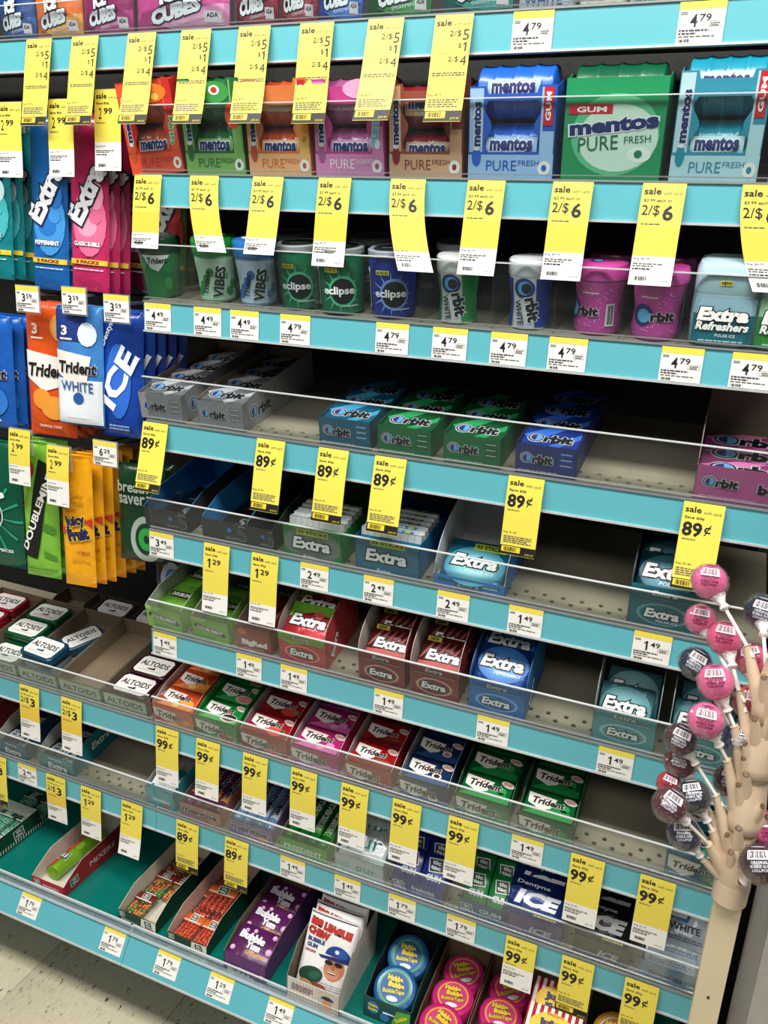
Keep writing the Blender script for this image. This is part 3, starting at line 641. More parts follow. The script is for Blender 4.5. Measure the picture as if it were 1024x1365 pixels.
mt, w, root = carton(r, x0, x0+.074, .15, .048, .055, '#2f6f94', '#245a74', 'blue mint gum carton left of the cream pole on the seventh shelf', insert=.03, art=trif('#2a7f86', [(.35, -.3, .2, .2, '#2a7f4a')]))
rows(mt, w, 2, .048, .011, .004, .032, 2, 'trimint', '#1a5a60', tri('#2a7f86', [(.3, -.2, .2, .12, '#1c7a50')], False), 'dark teal gum pack in the blue mint carton', group='dark teal gum packs on the seventh shelf')
# ---- mint tins, left bay r=6
def tin(mt, c, label, w=.078, l=.053, rot=0):
    k = ('tin', c)
    if k not in PK:
        b1 = bevbox(w, l, .013, .001, M(c, .3, .2), corner=.009); b2 = bevbox(w+.0015, l+.0015, .006, .0015, M(c, .28, .2, .04, 60, 0, .4), corner=.0095)
        A = Art(); q = .38; A.poly([(sx*(w*.44-(.006 if k_ else 0)), sy*(l*.42-(0 if k_ else .006))) for sx, sy, k_ in ((-1, -1, 1), (1, -1, 1), (1, -1, 0), (1, 1, 0), (1, 1, 1), (-1, 1, 1), (-1, 1, 0), (-1, -1, 0))], '#ebe9e2', 1)
        A.text('ALTOIDS', 0, .004, w*.76, l*.25, '#121414', 3, bold=.02); A.ell(0, -.0095, .009, .0018, c, 3); A.ell(.004, -.0075, .004, .0016, c, 3, rot=30); A.lines(-.025, .025, -.014, .001, 1, '#8d918c')
        PK[k] = (b1, b2, A.data(top(.0190)))
    b1, b2, ad = PK[k]
    o = meshobj('mint_tin', b1, None, mt); li = meshobj('lid', b2, o, T((0, 0, .0125))); meshobj('printed_top', ad, o)
    return tag(o, label, 'tin', 'mint tins on the left bay shelf')
def altf(c): return lambda A, w, h: (A.rect(-.46*w, .06*h, .46*w, .90*h, '#c9d4bd', 1), A.text('ALTOIDS', 0, .48*h, .80*w, .40*h, '#1e221f', 2, bold=.02))
xc = [X(6, a, .01) for a in (-90, -30, 26, 80, 138, 200)]
TC = ['#9c1f2c', '#0c5a30', '#124a66', '#124a66', '#3a1420']
TN = ['red', 'green', 'blue', 'empty', 'maroon']
for i in range(5):
    x0, x1 = xc[i], xc[i+1]-.001
    mt, w, root = carton(6, x0, x1, .19, .030, .036, ['#7a1c26', '#8a9484', '#7f8c90', '#8a9a84', '#54222c'][i], '#7d6d58', f'brown cardboard mint carton with {TN[i]} {"inside" if i == 3 else "tins"} on the left bay shelf', art=altf(0), hm=.034, d0=.01)
    if i in (0, 1): 
        for k in range(3): tin(mt @ T((0, .032+.057*k, .0015)), TC[i], f'{TN[i]} mint tin, {["frontmost", "middle", "rearmost"][k]} in the {TN[i]} column')
        for k in range(2): tin(mt @ T((0, .032+.057*(k+1), .0215)) @ Rz(1.5*k), TC[i], f'{TN[i]} mint tin, upper layer {["middle", "rearmost"][k]} in the {TN[i]} column')
    if i == 2:
        o = tin(mt @ T((.0, .122, .0035)) @ Rz(62) , TC[i], 'blue mint tin turned lengthwise deep in its carton')
        tin(mt @ T((-.004, .035, .0385)) @ Rx(3) @ Rz(-4), TC[i], 'blue mint tin lying on top of the carton front edge')
        PKx = bevbox(.07, .048, .030, .001, card('#5f6f78')); o = meshobj('mint_tin_sleeve', PKx, None, mt @ T((-.002, .034, .0015))); tag(o, 'grey blue mint sleeve under the topmost blue tin', 'sleeve')
    if i == 4:
        for k in range(3): tin(mt @ T((0, .032+.057*k, .0115)), TC[i], f'maroon mint tin, {["frontmost", "middle", "rearmost"][k]} in the right column')
        b = MB(); b.box(-w/2+.002, w/2-.002, .002, .18, .002, .011, card('#6a5a48')); b.obj('raised_insert', root)
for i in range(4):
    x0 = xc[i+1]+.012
    mt, w, root = carton(6, x0, x0+.082, .052, .03, .034, '#5a4d3e', '#5a4d3e', f'rear mint carton in shadow, {NUM[i]} from left', d0=.203)  # rear row: shade put into the darker card and tin colours
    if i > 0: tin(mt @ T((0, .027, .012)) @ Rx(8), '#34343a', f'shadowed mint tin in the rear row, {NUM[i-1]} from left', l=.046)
# ---- eighth shelf (r=7)
r = 7
def men(c): return lambda A, w, h: (A.text('mentos', -.02*w, .6*h, .86*w, .42*h, '#1d1f4a' if c else '#2b2c60', 5, bold=.05, out='#e8dfe0', ow=.05), A.ell(.3*w, .22*h, .12*w, .16*h, '#e7a04a', 2), A.ell(.1*w, .2*h, .08*w, .12*h, '#d86a7a', 2))
x0 = X(r, 197, .01)
mt, w, root = carton(r, x0, x0+.062, .12, .04, .05, '#4ab0be', '#a9aaa6', 'aqua mint carton with yellow new badge on the eighth shelf', insert=.02, art=lambda A, w, h: (A.text('mentos', .06*w, .42*h, .6*w, .22*h, '#e9f2f4', 3, bold=.04), A.ell(.2*w, .2*h, .12*w, .1*h, '#d86a5a', 2)))
pack('mnew', w-.006, .05, .012, '#2f9ab4', lambda A, w, l: (A.rect(-.46*w, .18*l, -.05*w, .44*l, '#f0e03a', 3), A.text('NEW', -.25*w, .31*l, .3*w, .16*l, '#1c4a1c', 4, bold=.04), A.rect(-.5*w, -.25*l, .5*w, .12*l, '#e8ecf0', 2), A.text('mentos', 0, -.06*l, .8*w, .2*l, '#1f2558', 4, bold=.05)), mt @ T((0, .032, .028)) @ Rx(22), 'aqua and white mint pack with yellow badge in the aqua carton', 'gum pack')
def roll(key, c, c2, mt, label, grp, R=.0095, L=.105, txt='mentos', tc='#20224e'):
    k = ('roll', key)
    if k not in PK:
        b = MB(); b.lathe([(.004, 0), (R*.9, .001), (R, .003)]+[(R*(1 if q % 2 else .985), .003+q*(L-.006)/12) for q in range(1, 12)]+[(R, L-.003), (R*.9, L-.001), (.004, L)], foil(c), 14)
        A = Art(); A.rect(.02, -.009, L*.4, .009, c2, 1, 2, 6); A.text(txt, L*.55, 0, L*.62, R*1.15, tc, 3, bold=.05, out='#dfe2e6' if tc != '#f2f2ee' else None)
        PK[k] = (b.data('roll', 40), A.data(lambda u, v, l: ((R+.0003+l)*math.sin(v/R), (R+.0003+l)*-math.cos(v/R), u), .0002))
    bd, ad = PK[k]
    o = meshobj('candy_roll', bd, None, mt); meshobj('printed_wrap', ad, o); return tag(o, label, 'candy roll', grp)
# a roll lying down pointing into the shelf: local z -> +y, print facing up
LAY = Matrix(((1, 0, 0, 0), (0, 0, 1, 0), (0, -1, 0, 0), (0, 0, 0, 1)))
for (a, wd_, c, c2, oc, nme, txt) in ((242, .086, '#8a3a68', '#e0a03a', '#c47a6a', 'fruit coloured', 'mentos'), (307, .086, '#8ab4dc', '#dfe8f2', '#8a6aa0', 'pale blue', 'mentos'), (374, .09, '#1f8a34', '#58c04a', '#5fae48', 'bright green', 'FREEDENT')):
    x0 = X(r, a, .01)
    mt, w, root = carton(r, x0, x0+wd_, .125, .030, .042, oc, '#8f8a88', f'carton of {nme} candy rolls on the eighth shelf', insert=.012, hm=.036, art=men(1) if txt == 'mentos' else (lambda A, w, h: A.text('FREEDENT', 0, .5*h, .8*w, .36*h, '#e9efe4', 3, bold=.04)))
    for k in range(4): roll(nme, c, c2, mt @ T((-.0305+.0203*k, .008, .0225)) @ LAY, f'{nme} candy roll, {NUM[k]} from left in its carton', f'{nme} candy rolls on the eighth shelf', txt=txt, tc='#20224e' if txt == 'mentos' else '#f2f2ee')
x0 = X(r, 447, .01)
purc = lambda A, w, l: (A.text('pur', 0, 0, .7*w, .42*l, '#1f8c8a', 3, bold=.0), A.lines(.1*w, .4*w, -.34*l, .0015, 1, '#5aa8a8'))
mt, w, root = carton(r, x0, x0+.088, .11, .038, .06, '#c9d2d2', '#7f9a98', 'white and teal gum carton on the eighth shelf', curve=1, insert=.015, art=lambda A, w, h: (A.text('pur', .15*w, .38*h, .4*w, .4*h, '#2a9896', 3, bold=.0), A.poly([(-.45*w, .2*h), (-.2*w, .2*h), (-.2*w, .7*h), (-.3*w, .5*h), (-.45*w, .6*h)], '#9fc8c8', 2)))
for k in range(3): pack('pur', w-.006, .055, .008, '#dbe3e2' if k < 1 else '#cfd8d8', purc, mt @ T((0, .030+.022*k, .036+.009*k)) @ Rx(36), f'white gum pouch with teal lettering, {["front", "middle", "rear"][k]} one', 'gum pack', 'white gum pouches on the eighth shelf')
def ttlogo(A, cx, cy, s, bg='#0e4a2a', fg='#eef2ec', l=3):
    A.poly([(cx-.5*s, cy+.32*s), (cx+.35*s, cy+.42*s), (cx+.5*s, cy-.3*s), (cx-.35*s, cy-.42*s)], fg, l); A.poly([(cx-.43*s, cy+.27*s), (cx+.30*s, cy+.35*s), (cx+.43*s, cy-.25*s), (cx-.30*s, cy-.36*s)], bg, l+1)
    A.text('tic', cx, cy+.15*s, .5*s, .22*s, fg, l+2, bold=.04); A.text('tac', cx, cy-.12*s, .58*s, .2*s, fg, l+2, bold=.04)
for g, (a, wd_, c, nme, ox_) in enumerate(((522, .088, '#1f2f86', 'blue', '#28358c'), (612, .080, '#12803e', 'green', '#1c5a8a'))):
    x0 = X(r, a, .01)
    mt, w, root = carton(r, x0, x0+wd_, .10, .030, .03, ox_, ox_, f'{nme} pellet gum carton on the eighth shelf', insert=.004, art=lambda A, w, h, g=g: (ttlogo(A, -.35*w, .5*h, .022, '#1a3a7a'), A.text('GUM' if g else 'freshmint', .12*w, .55*h, .45*w, .3*h, '#cfd8ec', 3, bold=.04)))
    for k in range(2):
        for j in range(2):
            pack('tg'+nme, w*.47, .06, .016, c, lambda A, w, l: (ttlogo(A, 0, .2*l, w*.7, '#10243c' if g == 0 else '#0c4a26'), A.text('GUM', 0, -.12*l, .62*w, .16*l, '#e8eef2', 4, bold=.05)), mt @ T(((k-.5)*w*.49, .033+.024*j, .022+.008*j)) @ Rx(38), f'{nme} pellet gum box, {["left", "right"][k]} {["front", "rear"][j]} one', 'gum pack', f'{nme} pellet gum boxes on the eighth shelf', mk=plastic)
def ice(A, w, l, c='#eef4fa'):
    A.text('Dentyne', -.1*w, .30*l, .6*w, .12*l, c, 3, bold=.02, shear=.2); A.text('ICE', .02*w, -.03*l, .74*w, .36*l, c, 3, bold=.06, shear=.3); A.lines(0, .4*w, -.36*l, .002, 1, '#c9b43a')
for i, (a, wd_, c, oc, inn, nme) in enumerate(((668, .092, '#16306c', '#5a3a80', '#282838', 'navy'), (762, .080, '#15171c', '#4a3626', '#2a2018', 'black'))):
    x0 = X(r, a, .01)
    mt, w, root = carton(r, x0, x0+wd_, .10, .036, .04, oc, inn, f'{nme} ice gum carton on the eighth shelf', insert=.02, art=lambda A, w, h: A.text('ICE', .15*w, .4*h, .35*w, .35*h, '#c9c4d0', 3, bold=.04, shear=.3))
    for k in range(2): pack('ice'+nme, w-.006, .06, .012, c, (lambda A, w, l: ice(A, w, l)) if i == 0 else (lambda A, w, l: ice(A, w, l, '#a8a8a4')), mt @ T((0, .034+.028*k, .036+.008*k)) @ Rx(30), f'{nme} ice gum pack, {"front" if k == 0 else "rear"} one', 'gum pack', f'{nme} ice gum packs on the eighth shelf')
x0 = X(r, 850, .01)
mt, w, root = carton(r, x0, x0+.082, .10, .030, .034, '#6a8fb0', '#8a98a4', 'pale blue whitening gum carton on the eighth shelf', insert=.01, art=lambda A, w, h: A.text('Trident WHITE', .05*w, .4*h, .8*w, .3*h, '#20304a', 3, bold=.03, shear=.1))
for k in range(3): pack('twhite', w-.008, .062, .008, '#b8c4cc', lambda A, w, l: (A.poly([(-.5*w, .5*l), (.2*w, .5*l), (.1*w, .05*l), (-.5*w, .1*l)], '#2f6fb0', 1), A.poly([(-.3*w, .42*l), (.15*w, .42*l), (.05*w, .12*l), (-.35*w, .12*l)], '#e8eef2', 2), A.text('Trident', -.08*w, .28*l, .5*w, .14*l, '#1a1f2a', 3, bold=.03, shear=.15), A.text('WHITE', .05*w, -.08*l, .6*w, .16*l, '#2a3a4a', 3, bold=.03), A.lines(-.4*w, .4*w, -.28*l, .002, 2, '#5a7088')), mt @ T((.004*k, .034+.014*k, .028+.012*k)) @ Rx(30+2*k), f'white and blue gum blister, {["front", "middle", "rear"][k]} one of its pile', 'gum pack', 'whitening gum blisters on the eighth shelf')
# left bay of the eighth shelf
for i, (a, wd_, c, oc, side, nme) in enumerate(((-60, .07, '#7a1c28', '#8a2430', 0, 'crimson'), (0, .075, '#222a3c', '#2a6a8a', 0, 'dark'), (55, .085, '#1a2a34', '#1f8a98', 1, 'teal'))):
    x0 = X(7, a, .01)
    mt, w, root = carton(7, x0, x0+wd_, .17, .034, .06, oc, '#b5b2a8' if i < 2 else '#c5c2b8', f'{nme} chewy mint carton on the left bay shelf', hm=.054, insert=.012, art=lambda A, w, h: (a_extra(A, w*.7, .05*w, .35*h), A.text('chewy', 0, .8*h, .4*w, .2*h, '#e8f2f4', 3, bold=.02)),
        sideart=(lambda A, d, h: (A.text('Extra', .078, .030, .05, .017, '#eef4f2', 4, bold=.05, out='#10242c', shear=.15), A.text('chewy', .118, .033, .024, .008, '#e8f2f4', 3, bold=.02), A.text('mints', .118, .022, .022, .007, '#e8f2f4', 3, bold=.02))) if side else None)
    rows(mt, w-.002, 3, .05, .012, .006, .013, 2, 'chew'+nme, c, lambda A, w, l: a_extra(A, w, 0, 0, tx='#9aa4a8'), f'{nme} chewy mint box in the {nme} carton', 'mint box', f'{nme} chewy mint boxes in the left bay')
# ================================================================== second shelf (r=1): boxed bottle packs
def ribbed(m, R, L, name, parent, mat4, ribs=5):
    b = MB(); pr = [(.006, -L/2), (R*.8, -L/2+.001)]
    n = 40
    for q in range(n+1):
        t = q/n; pr.append((R*(1-.07*abs(math.sin(math.pi*ribs*t))**.6 - (.10 if q in (0, n) else 0)), -L/2+.002+t*(L-.004)))
    pr += [(R*.8, L/2-.001), (.006, L/2)]
    b.lathe([(r_, z_) for r_, z_ in pr], m, 24, 'x'); return b.obj(name, parent, mat4, 60)
def wavy(x0, x1, z0, z1, amp, n=3):
    P = []
    for i in range(13): t = i/12; P.append((x1+amp*math.sin(math.pi*2*t*n/2), z0+(z1-z0)*t))
    for i in range(9): t = i/8; P.append((x1+(x0-x1)*t, z1))
    for i in range(13): t = i/12; P.append((x0-amp*math.sin(math.pi*2*(1-t)*n/2), z1+(z0-z1)*t))
    return P
def mentext(A, cx, cy, w, h, rot=0): A.text('mentos', cx, cy, w, h, '#1c2a68', 6, bold=.05, out='#eef0f4', ow=.06, rot=rot)
def mbox(x0, x1, hb, c, c2, bot, label, h_win=(.03, .085), low=None, style='pure', hbot=.045, rot=0, redtab=True, extra=None):
    w = x1-x0-.004; dp = .066; root = empty('bottle_pack', label, 'gum box', frame(1) @ T(((x0+x1)/2, .009, .0008)) @ Ry(rot), 'boxed bottle packs on the second shelf')
    cm = card(c); t = .0008; tp = low or hb
    if style == 'solid':
        b = MB(); b.box(-w/2, w/2, 0, t, 0, tp, cm); fp = b.obj('front_panel', root)
    else:
        b = MB(); outer = [(-w/2, 0), (w/2, 0), (w/2, tp), (w*.30, tp), (w*.28, tp-.008), (-w*.28, tp-.008), (-w*.30, tp), (-w/2, tp)]
        b.prism(outer, 0, t, cm, 'xz', [wavy(-w*.27, w*.30, h_win[0], min(h_win[1], tp-.014), .004)]); fp = b.obj('front_panel', root)
    for sx in (-1, 1):
        b = MB(); x = sx*w/2; b.prism([(t, 0), (dp, 0), (dp, tp*.97), (dp*.5, tp*1.05), (t, tp*.98)], min(x, x-sx*t), max(x, x-sx*t), cm, 'yz'); b.obj('side_panel', root)
    b = MB(); b.box(-w/2+t, w/2-t, t, dp, 0, t, cm); b.obj('base_panel', root)
    A = Art()
    if style == 'solid':
        A.ell(.02*w, .45*tp, .44*w, .40*tp, '#5fbf86', 1, n=26); A.ell(.05*w, .42*tp, .40*w, .33*tp, '#cfe9d6', 2, n=26)
        A.rect(-.46*w, .655*tp, -.02*w, .75*tp, '#c81f2c', 3); A.text('GUM', -.23*w, .70*tp, .3*w, .055*tp, '#f7f4f0', 4, bold=.03)
        mentext(A, 0, .55*tp, .88*w, .14*tp, 5); A.text('PURE', -.14*w, .37*tp, .40*w, .14*tp, '#0e6a4a', 5, bold=.0, rot=4); A.text('FRESH', .25*w, .41*tp, .26*w, .07*tp, '#0e6a4a', 5, bold=.0, rot=4)
        A.ell(.28*w, .26*tp, .12*w, .08*tp, '#e7f2e8', 3); A.ell(.27*w, .265*tp, .04*w, .04*tp, '#1a7a58', 4)
    else:
        A.rect(-w/2, 0, w/2, h_win[0]-.003, c2, 1); A.text('PURE', -.10*w, .5*h_win[0], .36*w, .38*h_win[0], c if style != 'gum' else '#f2e6f0', 3, bold=.0); A.text('FRESH' if style != 'gum' else 'SUGARFREE', .22*w, .6*h_win[0], .24*w, .2*h_win[0], c if style != 'gum' else '#f2e6f0', 3, bold=.0)
        A.ell(.40*w, .42*h_win[0], .075*w, .26*h_win[0], '#f1ede6', 3); A.ell(.40*w, .42*h_win[0], .03*w, .12*h_win[0], bot, 4)
        A.rect(-w/2+.001, h_win[0], -.33*w, tp-.002, c2, 1); A.rect(.335*w, h_win[0]-.003, .36*w, tp-.002, c2, 1); A.rect(.36*w, h_win[0]-.003, .5*w-.001, .52*tp, c2, 1); mentext(A, -.40*w, .60*tp, .48*tp, .10*w, 90)
        if redtab: A.rect(.36*w, .58*tp, .47*w, .98*tp, '#c81f2c', 3); A.text('GUM', .415*w, .78*tp, .3*tp, .06*w, '#f7f4f0', 4, rot=90, bold=.03)
        A.ell(-.40*w, .24*tp, .055*w, .10*tp, bot, 3); A.ell(-.40*w, .34*tp, .04*w, .025*tp, '#e6e6ea', 4)
        if extra: extra(A, w, tp)
    A.obj('printed_front', fp, front(-.0001))
    n = 2; R = min(.0305, (hb-.004)/4)
    bmx = film(bot)
    for k in range(n):
        bo = ribbed(bmx, R, w-.010, 'gum_bottle', root, T((0, .033, .0015+R+k*(2*R+.0006))), 4)
        B = Art(); B.rect(-.3*w, -.012, .3*w, .010, c2, 1, 6, 5); mentext(B, 0, .002, .50*w, .014)
        B.text('PUREFRESH', .02*w, -.010, .36*w, .005, '#e8f0f4', 3, bold=.0)
        if style == 'solid' and k == 0: continue
        B.obj('printed_sleeve', bo, (lambda R: lambda u, v, l: (u, -(R+.0004+l)*math.cos(v/R+.15), (R+.0004+l)*math.sin(v/R+.15)))(R), .0003, .006)
    return root
E1 = lambda px: X(1, px, .01)
HB = .135
mbox(E1(176), E1(249), .125, '#c62a24', '#e4532e', '#c9562e', 'red and orange boxed fruit gum bottles leaning at the left end of the second shelf', rot=-4, redtab=False, low=.118, extra=lambda A, w, h: (A.ell(.12*w, .86*h, .3*w, .1*h, '#ea7a2a', 2), A.ell(0, .86*h, .07*w, .035*h, '#efe6da', 3), A.ell(0, .86*h, .035*w, .02*h, '#2a8a3a', 4), A.ell(.2*w, .82*h, .07*w, .035*h, '#f2c85a', 3), A.text('GUM', .40*w, .45*h, .3*h, .09*w, '#2f9a4a', 4, rot=80, bold=.04, out='#f2f2ea')))
mbox(E1(250), E1(331), .122, '#1d6a34', '#7fb35c', '#2c6a3c', 'green boxed watermelon gum bottles', redtab=False, low=.118, extra=lambda A, w, h: (A.ell(.1*w, .86*h, .24*w, .11*h, '#3d9a4a', 2), A.ell(.1*w, .88*h, .09*w, .05*h, '#e9efe4', 3), A.ell(.1*w, .88*h, .05*w, .03*h, '#c8372f', 4), A.ell(.36*w, .62*h, .12*w, .14*h, '#d8432f', 2)))
mbox(E1(333), E1(418), .115, '#d2763c', '#eeb27a', '#c2502e', 'peach orange boxed fresh gum bottles', extra=lambda A, w, h: (A.ell(.40*w, .5*h, .09*w, .16*h, '#e89a3c', 2), A.ell(.42*w, .3*h, .07*w, .12*h, '#f0b95a', 2)))
mbox(E1(421), E1(515), .115, '#bd3c86', '#d987ba', '#a8578e', 'pink boxed cotton candy gum bottles', style='gum', redtab=False, low=.112, extra=lambda A, w, h: (A.ell(.2*w, .9*h, .26*w, .1*h, '#e9a8cc', 2), A.ell(.30*w, .86*h, .08*w, .05*h, '#3b9fd0', 3), A.text('gum', .40*w, .45*h, .3*h, .12*w, '#6fc3e6', 4, rot=82, bold=.04, out='#f4eef4')))
mbox(E1(518), E1(618), .105, '#8d4a35', '#d8a882', '#8c2430', 'brown and red boxed cinnamon gum bottles')
mbox(E1(622), E1(738), .124, '#2358b8', '#9cc0e6', '#1f5fc4', 'bright blue boxed peppermint gum bottles', low=.100)
mbox(E1(745), E1(880), .122, '#18925a', '#bfe3cc', '#0d5638', 'solid green gum box without window', style='solid', low=.106)
mbox(E1(888), E1(1010), .126, '#2f8fa8', '#b5dae0', '#1b8aa2', 'turquoise boxed gum bottles with wavy window', low=.110)
mbox(E1(1020), E1(1020)+.1, .120, '#2a6a7a', '#a8ccd4', '#22708a', 'partly cut box of gum bottles at the right picture edge')
# ================================================================== top shelf (r=0)
def pouch(key, w, h, t, colour, artfn, mt, label, cat='gum pouch', group=None, name='gum_pouch', crimp=.008, bulge=1., mk=film, back=True):
    k = ('pouch', key, round(w, 3), round(h, 3))
    def S(u, v, side=1):   # u,v in 0..1
        e = max(0., (1-abs(2*u-1)**4))*max(0., 1-abs(2*v-1)**8); return side*t/2*e**.5*bulge
    if k not in PK:
        nx, nz = 10, 16; vs = []; fs = []
        rnd = random.Random(hash(key) % 1000 if False else len(key)*7)
        ph = rnd.uniform(0, 6)
        for s_ in (-1, 1):
            for j in range(nz+1):
                for i in range(nx+1):
                    u, v = i/nx, j/nz; wob = .0012*math.sin(9*v+ph+u*4)*(1 if 0 < i < nx else 0); pin = w*.012*math.sin(v*7+ph)
                    vs.append(((u-.5)*(w-abs(pin)), S(u, v, s_)+wob, v*h))
        o = (nx+1)*(nz+1)
        for s_ in (0, 1):
            for j in range(nz):
                for i in range(nx):
                    a = s_*o+j*(nx+1)+i; q = (a, a+1, a+nx+2, a+nx+1); fs.append(q if s_ == 0 else q[::-1])
        rim = [i for i in range(nx+1)]+[j*(nx+1)+nx for j in range(1, nz+1)]+[nz*(nx+1)+i for i in range(nx-1, -1, -1)]+[j*(nx+1) for j in range(nz-1, 0, -1)]
        for a, b_ in zip(rim, rim[1:]+rim[:1]): fs.append((a, o+a, o+b_, b_))
        b = MB(); b.add(vs, fs, mk(colour)); body = b.data('pouch', 70)
        A = Art(); artfn(A, w, h)
        def fn(x, z, l):
            u = min(1, max(0, x/w+.5)); v = min(1, max(0, z/h)); return (x*(1-.012), S(u, v, -1)+.0012*math.sin(9*v+ph+u*4)*(1 if .05 < u < .95 else .3)-.0012-l, z)
        c = MB()
        for z0 in (0, h-crimp):
            for q in range(5): c.box(-w/2+.001, w/2-.001, -.0014, .0014, z0+q*crimp/5, z0+q*crimp/5+.0006, mk(colour))
        PK[k] = (body, A.data(fn, .00035, .007), c.data('crimp'))
    b_, p_, c_ = PK[k]
    o = meshobj(name, b_, None, mt); meshobj('printed_front', p_, o); meshobj('crimped_seal', c_, o)
    return tag(o, label, cat, group)
def cubes(c2, sub):
    return lambda A, w, h: (A.poly([(-.3*w, .1*h), (.5*w, .25*h), (.5*w, .05*h), (0, .02*h)], c2, 1), A.text('ICE', -.03*w, .34*h, .28*w, .13*h, '#eef0f4', 4, bold=.07, shear=.2, rot=10, out='#1b1b2e'), A.text('CUBES', .0, .19*h, .56*w, .14*h, '#eef0f4', 4, bold=.07, shear=.2, rot=10, out='#1b1b2e'),
        A.text(sub, .14*w, .10*h, .4*w, .03*h, '#e6e0ea', 3, rot=8, bold=.0), A.rect(.30*w, .07*h, .46*w, .17*h, '#d8cfd4', 3), A.text('ADA', .38*w, .135*h, .11*w, .04*h, '#2a2630', 4, bold=.02))
E0 = lambda px: X(0, px, .016)
for a, b_, c, c2, sub, nme in ((-2, 44, '#1c3f7a', '#3b6ab0', 'PEPPERMINT', 'dark blue'), (44, 106, '#d66a2a', '#f0b05a', 'ARCTIC GRAPE', 'orange'), (107, 173, '#8a1f5c', '#b9488a', 'RASPBERRY SORBET', 'magenta'), (308, 366, '#6d1a2c', '#a03a4a', 'CINNAMON', 'dark red'), (368, 418, '#8a2434', '#b84a50', 'CINNAMON', 'brick red'), (420, 478, '#1f46a8', '#4a80d8', 'PEPPERMINT', 'royal blue'), (486, 570, '#1f5c34', '#4a9a58', 'SPEARMINT', 'dark green'), (588, 680, '#1d6a66', '#4aa8a0', 'WINTERGREEN', 'blue green')):
    x0, x1 = E0(a), E0(b_)
    pouch('cube'+nme, x1-x0, .13, .026, c, cubes(c2, sub), frame(0) @ T(((x0+x1)/2, .028, .001)) @ Rx(-4), f'{nme} cube gum pouch standing on the topmost shelf', group='cube gum pouches on the topmost shelf')
x0, x1 = E0(176), E0(300)
pouch('cubepink', x1-x0, .13, .03, '#c04a8c', cubes('#e49ac4', 'RASPBERRY SORBET'), frame(0) @ T(((x0+x1)/2, .030, .001)) @ Rx(-4), 'wide pink raspberry cube gum pouch standing on the topmost shelf', group='cube gum pouches on the topmost shelf')
for i, (a, b_, c, t_) in enumerate(((690, 762, '#c9ccd6', 1), (838, 916, '#d4d2d0', 0), (930, 1030, '#c2c6cc', 0))):
    x0, x1 = E0(a), E0(b_); w = x1-x0
    o = meshobj('gum_box', bevbox(w, .05, .1, .001, card(c)), None, frame(0) @ T(((x0+x1)/2, .045, .001)))
    A = Art(); A.rect(-.45*w, .014, .45*w, .09, '#e8eaee', 1)
    if t_: A.text('WHITE', -.05*w, .012, .7*w, .011, '#243a86', 3, bold=.0); A.ell(.36*w, .012, .08*w, .006, '#aeb6cc', 2)
    else: A.lines(-.4*w, .4*w, .012, .0016, 3, '#6a6c78')
    A.obj('printed_front', o, front(-.025)); tag(o, ['pale grey whitening gum box on the topmost shelf', 'plain pale box on the topmost shelf right of the pebble blister', 'rightmost pale box on the topmost shelf'][i], 'gum box')
x0, x1 = E0(768), E0(832); root = empty('pebble_blister', 'clear blister of round white gum pebbles on the topmost shelf', 'blister', frame(0) @ T(((x0+x1)/2, .03, .001)))
b = MB(); w = x1-x0; b.box(-w/2, w/2, .012, .014, 0, .1, card('#bfc4cc')); b.obj('card_back', root)
b = MB()
for j in range(4):
    for i in range(4):
        bm = bmesh.new(); bmesh.ops.create_icosphere(bm, subdivisions=2, radius=.0075); v = [(p.co.x-w*.36+i*w*.24, p.co.y+.003, p.co.z*.8+.008+j*.014) for p in bm.verts]; f = [[q.index for q in p.verts] for p in bm.faces]; bm.free(); b.add(v, f, M('#e6e0d2', .4))
stuff(b.obj('gum_pebbles', root, None, 60))
# ================================================================== third shelf (r=2): gum bottles
def Rfun(prof):
    def R(v):
        for (r0, z0), (r1, z1) in zip(prof, prof[1:]):
            if z0 <= v <= z1: return r0+(r1-r0)*(v-z0)/max(1e-6, z1-z0)
        return prof[-1][0]
    return R
def bottle(x, d, prof, cap, bc, cc, artfn, label, sq=0, a=0, cap_art=None, hb=0, clearb=False, tilt=0, scl=(1, 1), grp='gum bottles on the third shelf'):
    if not sq: a += math.degrees(math.atan2(.81-x, 1.06))*.75
    root = empty('gum_bottle', label, 'gum bottle', frame(2) @ T((x, d, .0008)) @ Rx(tilt) @ Rz(a) @ Matrix.Diagonal((scl[0], scl[0], scl[1], 1)), grp)
    b = MB(); b.lathe([(prof[0][0]*.85, 0)]+[(r_, max(z_, .001)) for r_, z_ in prof], film(bc) if not clearb else plastic(bc), 32, sq=sq); b.obj('bottle_body', root, None, 40)
    b = MB(); b.lathe(cap, plastic(cc), 32, sq=sq); cp = b.obj('lid', root, None, 40)
    A = Art(); artfn(A); R = Rfun(prof)
    if sq:
        A.obj('printed_label', root, lambda u, v, l: (u, -(R(v)*.985+.0006+l) if abs(u) < R(v)*.62 else -(R(v)*.985+.0006+l)+(abs(u)-R(v)*.62)**2*26, v), .0003, .006)
    else: A.obj('printed_label', root, wrap(lambda v: R(v)+.0003), .0003, .005)
    if cap_art: C_ = Art(); cap_art(C_); C_.obj('printed_lid', cp, top(cap[-1][1]+.0002))
    return root
cupP = [(.0235, 0), (.0245, .003), (.0255, .03), (.0285, .056), (.0275, .060)]
cupC = [(.029, .058), (.0305, .060), (.0305, .074), (.029, .0775), (.02, .0785)]
